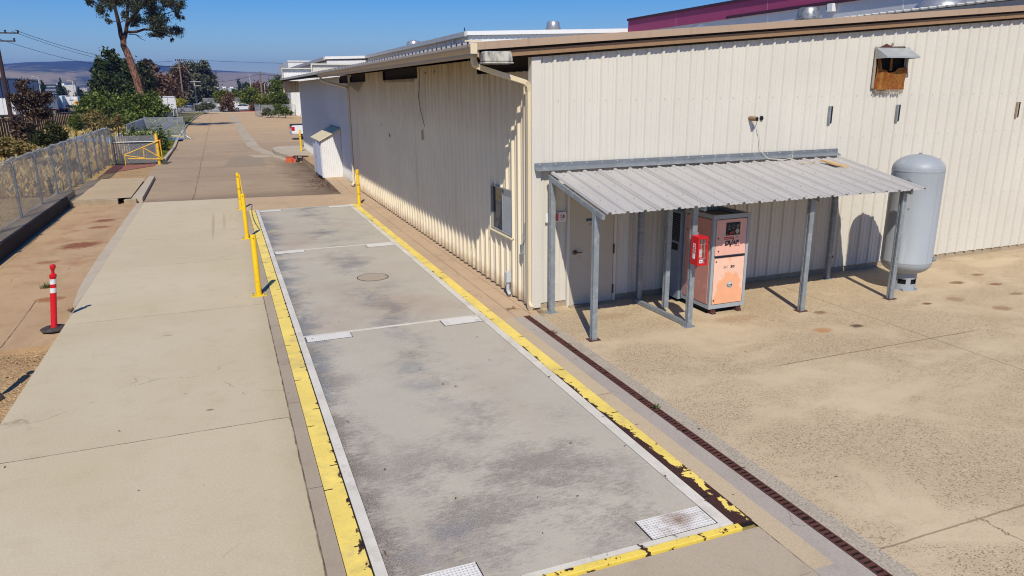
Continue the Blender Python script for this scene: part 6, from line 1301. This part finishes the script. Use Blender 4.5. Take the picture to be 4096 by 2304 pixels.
# right-hand street trees
tree('young_tree', 'young yellow green street tree left of the white sedan', (885,430), 158, [(880,385,158,22,22),(900,380,158,24,18),(872,400,157,18,16),(905,400,158,18,18)], 2600, .4, 'yell', seed=51, group='young street trees')
tree('young_tree', 'bushy young tree directly left of the white sedan', (912,440), 156, [(915,400,156,22,24),(908,425,156,20,16),(925,425,155,12,18)], 2600, .36, 'rust', seed=52, group='young street trees')
tree('young_tree', 'rounded yellow green tree right above the white sedan', (1010,425), 172, [(1000,375,172,30,20),(1020,390,172,36,24),(985,395,171,24,20),(1040,405,171,24,18),(1000,410,171,34,16)], 5200, .42, 'yell', seed=53, group='young street trees')
tree('young_tree', 'small green tree before the low white wall', (958,415), 190, [(955,380,190,22,16),(945,390,190,14,14),(965,395,190,16,12)], 2000, .42, 'yell', seed=54, group='young street trees')
tree('broadleaf_tree', 'dark brown tree behind the yellow green one', (1045,400), 240, [(1040,355,240,26,22),(1055,370,240,26,20)], 2400, .6, 'rust', seed=55)
tree('poplar_tree', 'pair of thin upright trees beyond the grey office', (968,380), 290, [(954,340,290,7,20),(962,350,290,8,18),(985,345,290,14,14),(1000,352,290,12,12)], 1500, .55, 'con', seed=56)
tree('broadleaf_tree', 'tall green tree beside the far white wall', (1130,430), 128, [(1110,335,128,26,24),(1095,355,128,22,22),(1125,360,128,22,26),(1105,385,127,30,22),(1135,400,128,22,30)], 5200, .32, 'bush', 'dark', .2, seed=57)
tree('broadleaf_tree', 'yellowish tree in front of the pale lamps', (1080,430), 150, [(1075,395,150,26,24),(1090,415,149,24,16),(1060,412,149,18,14)], 3000, .36, 'yell', seed=58)
bush('round brown green bush behind the chain link fence', (1072,462), 121, [(1072,448,121,24,14),(1060,452,120,14,10)], 2000, .2, 'grey', 59)
bush('squat palm with spiky leaves by the far fence', (1115,462), 119, [(1112,432,119,14,14),(1116,445,119,20,8)], 900, .55, 'bush', 60, name='palm', cat='palm', asp=.14)
bush('dark clipped shrub at the foot of the white wall', (1140,462), 117, [(1138,445,117,18,18),(1158,452,116,10,9)], 2000, .2, 'hedge', 61)
bush('grey green scrub at the end of the grass verge', (815,440), 148, [(815,425,148,26,16),(790,430,147,20,12),(845,425,148,14,12)], 2600, .3, 'grey', 62)
bush('yellow shrub below the tall utility pole', (725,420), 140, [(722,412,140,20,12),(708,422,139,14,8)], 900, .28, 'yshr', 63)
bush('dark red hedge panel right of the sedan', (1015,440), 160, [(1013,428,160,12,14)], 900, .3, 'rust', 64)
# far left conifers
def conifer(label, base, D, top, w, seed):
    b = F(*base, D); t = thing('conifer', label, 'tree', (b.x,b.y,0), 'far conifers'); zt = F(top[0], top[1], D).z; s = D/FPX; B = []
    for i in range(9): f = i/8; z = .8+(zt-1.1)*f; B.append((b.x+.2*math.sin(i*2), b.y, z, w*s*(1-f)**.8+.25, w*s*(1-f)**.8+.25, .8))
    leaf_obj(leaves(B, 2200, .6, .4, seed=seed, clus=10, cr=.32, shell=.7), 'crown', LV['con'], t); MB().tube([(b.x,b.y,0),(b.x,b.y,zt)], [.2,.03], 6).build('trunk', BK['dark'], t)
conifer('dark conifer in front of the dark office building', (180,392), 235, (172,326), 24, 71)
conifer('pointed conifer in front of the pale office block', (253,395), 235, (245,322), 26, 72)
conifer('broad conifer between the lamps and the dark pine', (325,410), 225, (313,355), 26, 73)
bush('flat-topped yellow green shrub behind the trailers', (235,415), 195, [(215,402,195,26,9),(245,400,195,28,9)], 1800, .4, 'yshr', 74)
bush('low dark tree line left of the dark pine', (375,400), 200, [(350,392,200,20,12),(372,388,200,18,14)], 1200, .5, 'con', 75)
# dry grass in the field and verge
g = np.random.default_rng(5); nb = 17000
yy = 22+85*g.random(nb)**1.25; xx = -11.4-(g.random(nb))*(4+yy*.16); keep = xx > -26+.02*yy; xx, yy = xx[keep], yy[keep]; nb = len(xx)
hh = (.18+.35*g.random(nb))*(1+.6*np.sin(xx*1.3)*np.sin(yy*.7)); a = g.random(nb)*6.28; wd = .05+yy*.0012; lx, ly = .18*g.normal(size=nb), .18*g.normal(size=nb)
dx, dy = np.cos(a)*wd, np.sin(a)*wd; z0 = np.zeros(nb)
V = np.stack([np.stack([xx-dx, yy-dy, z0], 1), np.stack([xx+dx, yy+dy, z0], 1), np.stack([xx+lx+dx*.2, yy+ly+dy*.2, hh], 1), np.stack([xx+lx-dx*.2, yy+ly-dy*.2, hh], 1)], 1).reshape(-1, 3)
tag(leaf_obj(V, 'dry_grass', leaf_mat('dry_grass_blades', '97803f', 'c9ae6a', 'e2cd94', .3, .25)), 'dry golden grass over the field behind the fence', 'grass', kind='stuff')
nb = 5000; yy = 36+80*g.random(nb)**1.3; xx = -11+2.3*g.random(nb); hh = .06+.1*g.random(nb); a = g.random(nb)*6.28; wd = .03+yy*.0008; dx, dy = np.cos(a)*wd, np.sin(a)*wd; z0 = np.zeros(nb)+.04
V = np.stack([np.stack([xx-dx, yy-dy, z0], 1), np.stack([xx+dx, yy+dy, z0], 1), np.stack([xx+dx*.2, yy+dy*.2, z0+hh], 1), np.stack([xx-dx*.2, yy-dy*.2, z0+hh], 1)], 1).reshape(-1, 3)
tag(leaf_obj(V, 'verge_grass', leaf_mat('verge_blades', '3c4a18', '67702a', '9c9048', .3, .3)), 'short green and tan grass on the verge beside the road', 'grass', kind='stuff')

# ------------------------------------------------------------------ hills and air
n = N('hillside'); x, y, z = n.xyz(); a = n.noise(1.0, 7, .62, n.scl((.003, .0011, .006)), .5); b = n.noise(.012, 6, .65)
k = n.op('ADD', n.op('ADD', n.op('MULTIPLY', a, .9), n.op('MULTIPLY', b, .35)), n.mr(z, 60, 130, -.12, .16))
col = n.mix(n.mr(k, .52, .62), hx('9a8a68'), hx('36423e')); M_HILL = n.done(n.bsdf(col, .95, 0, None, .1))
prof = [(-40,1.3),(-25,1.5),(-16,1.65),(-12.3,1.80),(-9.9,1.95),(-8.2,2.03),(-7.3,1.99),(-5.5,1.92),(-3.8,1.81),(-2.6,1.69),(-.3,1.40),(2.8,1.25),(4.5,1.04),(9,.95),(16,1.0),(30,1.1)]
AZs = np.radians(np.linspace(-40, 30, 260)); Ds = np.linspace(1500, 5200, 90)
pe = np.interp(np.degrees(AZs), [p[0] for p in prof], [p[1] for p in prof]); nA, nD = len(AZs), len(Ds)
def vn(x, y): return (np.sin(x*.0031+1.3*np.sin(y*.0017))+.6*np.sin(x*.0067+y*.0051)+.4*np.sin(x*.013-y*.009)+.25*np.sin(x*.027+y*.021))/2.2
AA, DD = np.meshgrid(AZs, Ds, indexing='ij'); PX = CAM[0]+np.sin(AA)*DD; PY = CAM[1]+np.cos(AA)*DD
rise = np.clip((DD-1700)/2500, 0, 1); rise = rise*rise*(3-2*rise); fall = np.clip((5200-DD)/700, 0, 1)
PZ = 4200*np.tan(np.radians(pe))[:, None]*rise*np.minimum(1, fall*1.2)*(1+.0*DD)+vn(PX, PY)*16*np.clip((DD-1700)/900, 0, 1)*np.clip((4300-DD)/900, 0, 1)
deg = np.degrees(AA); PZ += 26*np.exp(-((deg+11)/3.2)**2)*np.exp(-((DD-2900)/420)**2)+14*np.exp(-((deg+4)/3.0)**2)*np.exp(-((DD-2500)/350)**2)
PZ = np.maximum(PZ, -.5)-.2
V = np.stack([PX, PY, PZ], 2).reshape(-1, 3); me = bpy.data.meshes.new('hills')
me.from_pydata([tuple(v) for v in V], [], [(i*nD+j, i*nD+j+1, (i+1)*nD+j+1, (i+1)*nD+j) for i in range(nA-1) for j in range(nD-1)]); me.materials.append(M_HILL)
me.polygons.foreach_set('use_smooth', [True]*len(me.polygons)); ho = bpy.data.objects.new('hills', me); COL.objects.link(ho); tag(ho, kind='structure')
hz = bpy.data.materials.new('haze'); hz.use_nodes = True; hn = hz.node_tree; hn.nodes.clear(); ou = hn.nodes.new('ShaderNodeOutputMaterial'); pv = hn.nodes.new('ShaderNodeVolumePrincipled')
pv.inputs['Color'].default_value = (.24, .42, 1.0, 1); pv.inputs['Density'].default_value = 2.4e-4; pv.inputs['Anisotropy'].default_value = .25; hn.links.new(pv.outputs[0], ou.inputs['Volume'])
m = MB(); m.box(-6300,6300,-6300,6300,-1.6,215); tag(m.build('haze', hz), kind='stuff')
sc.cycles.volume_bounces = 0; sc.cycles.max_bounces = 8; sc.cycles.transparent_max_bounces = 16
sc.cycles.use_denoising = True; sc.cycles.filter_width = 1.1; sc.cycles.sample_clamp_indirect = 4.0
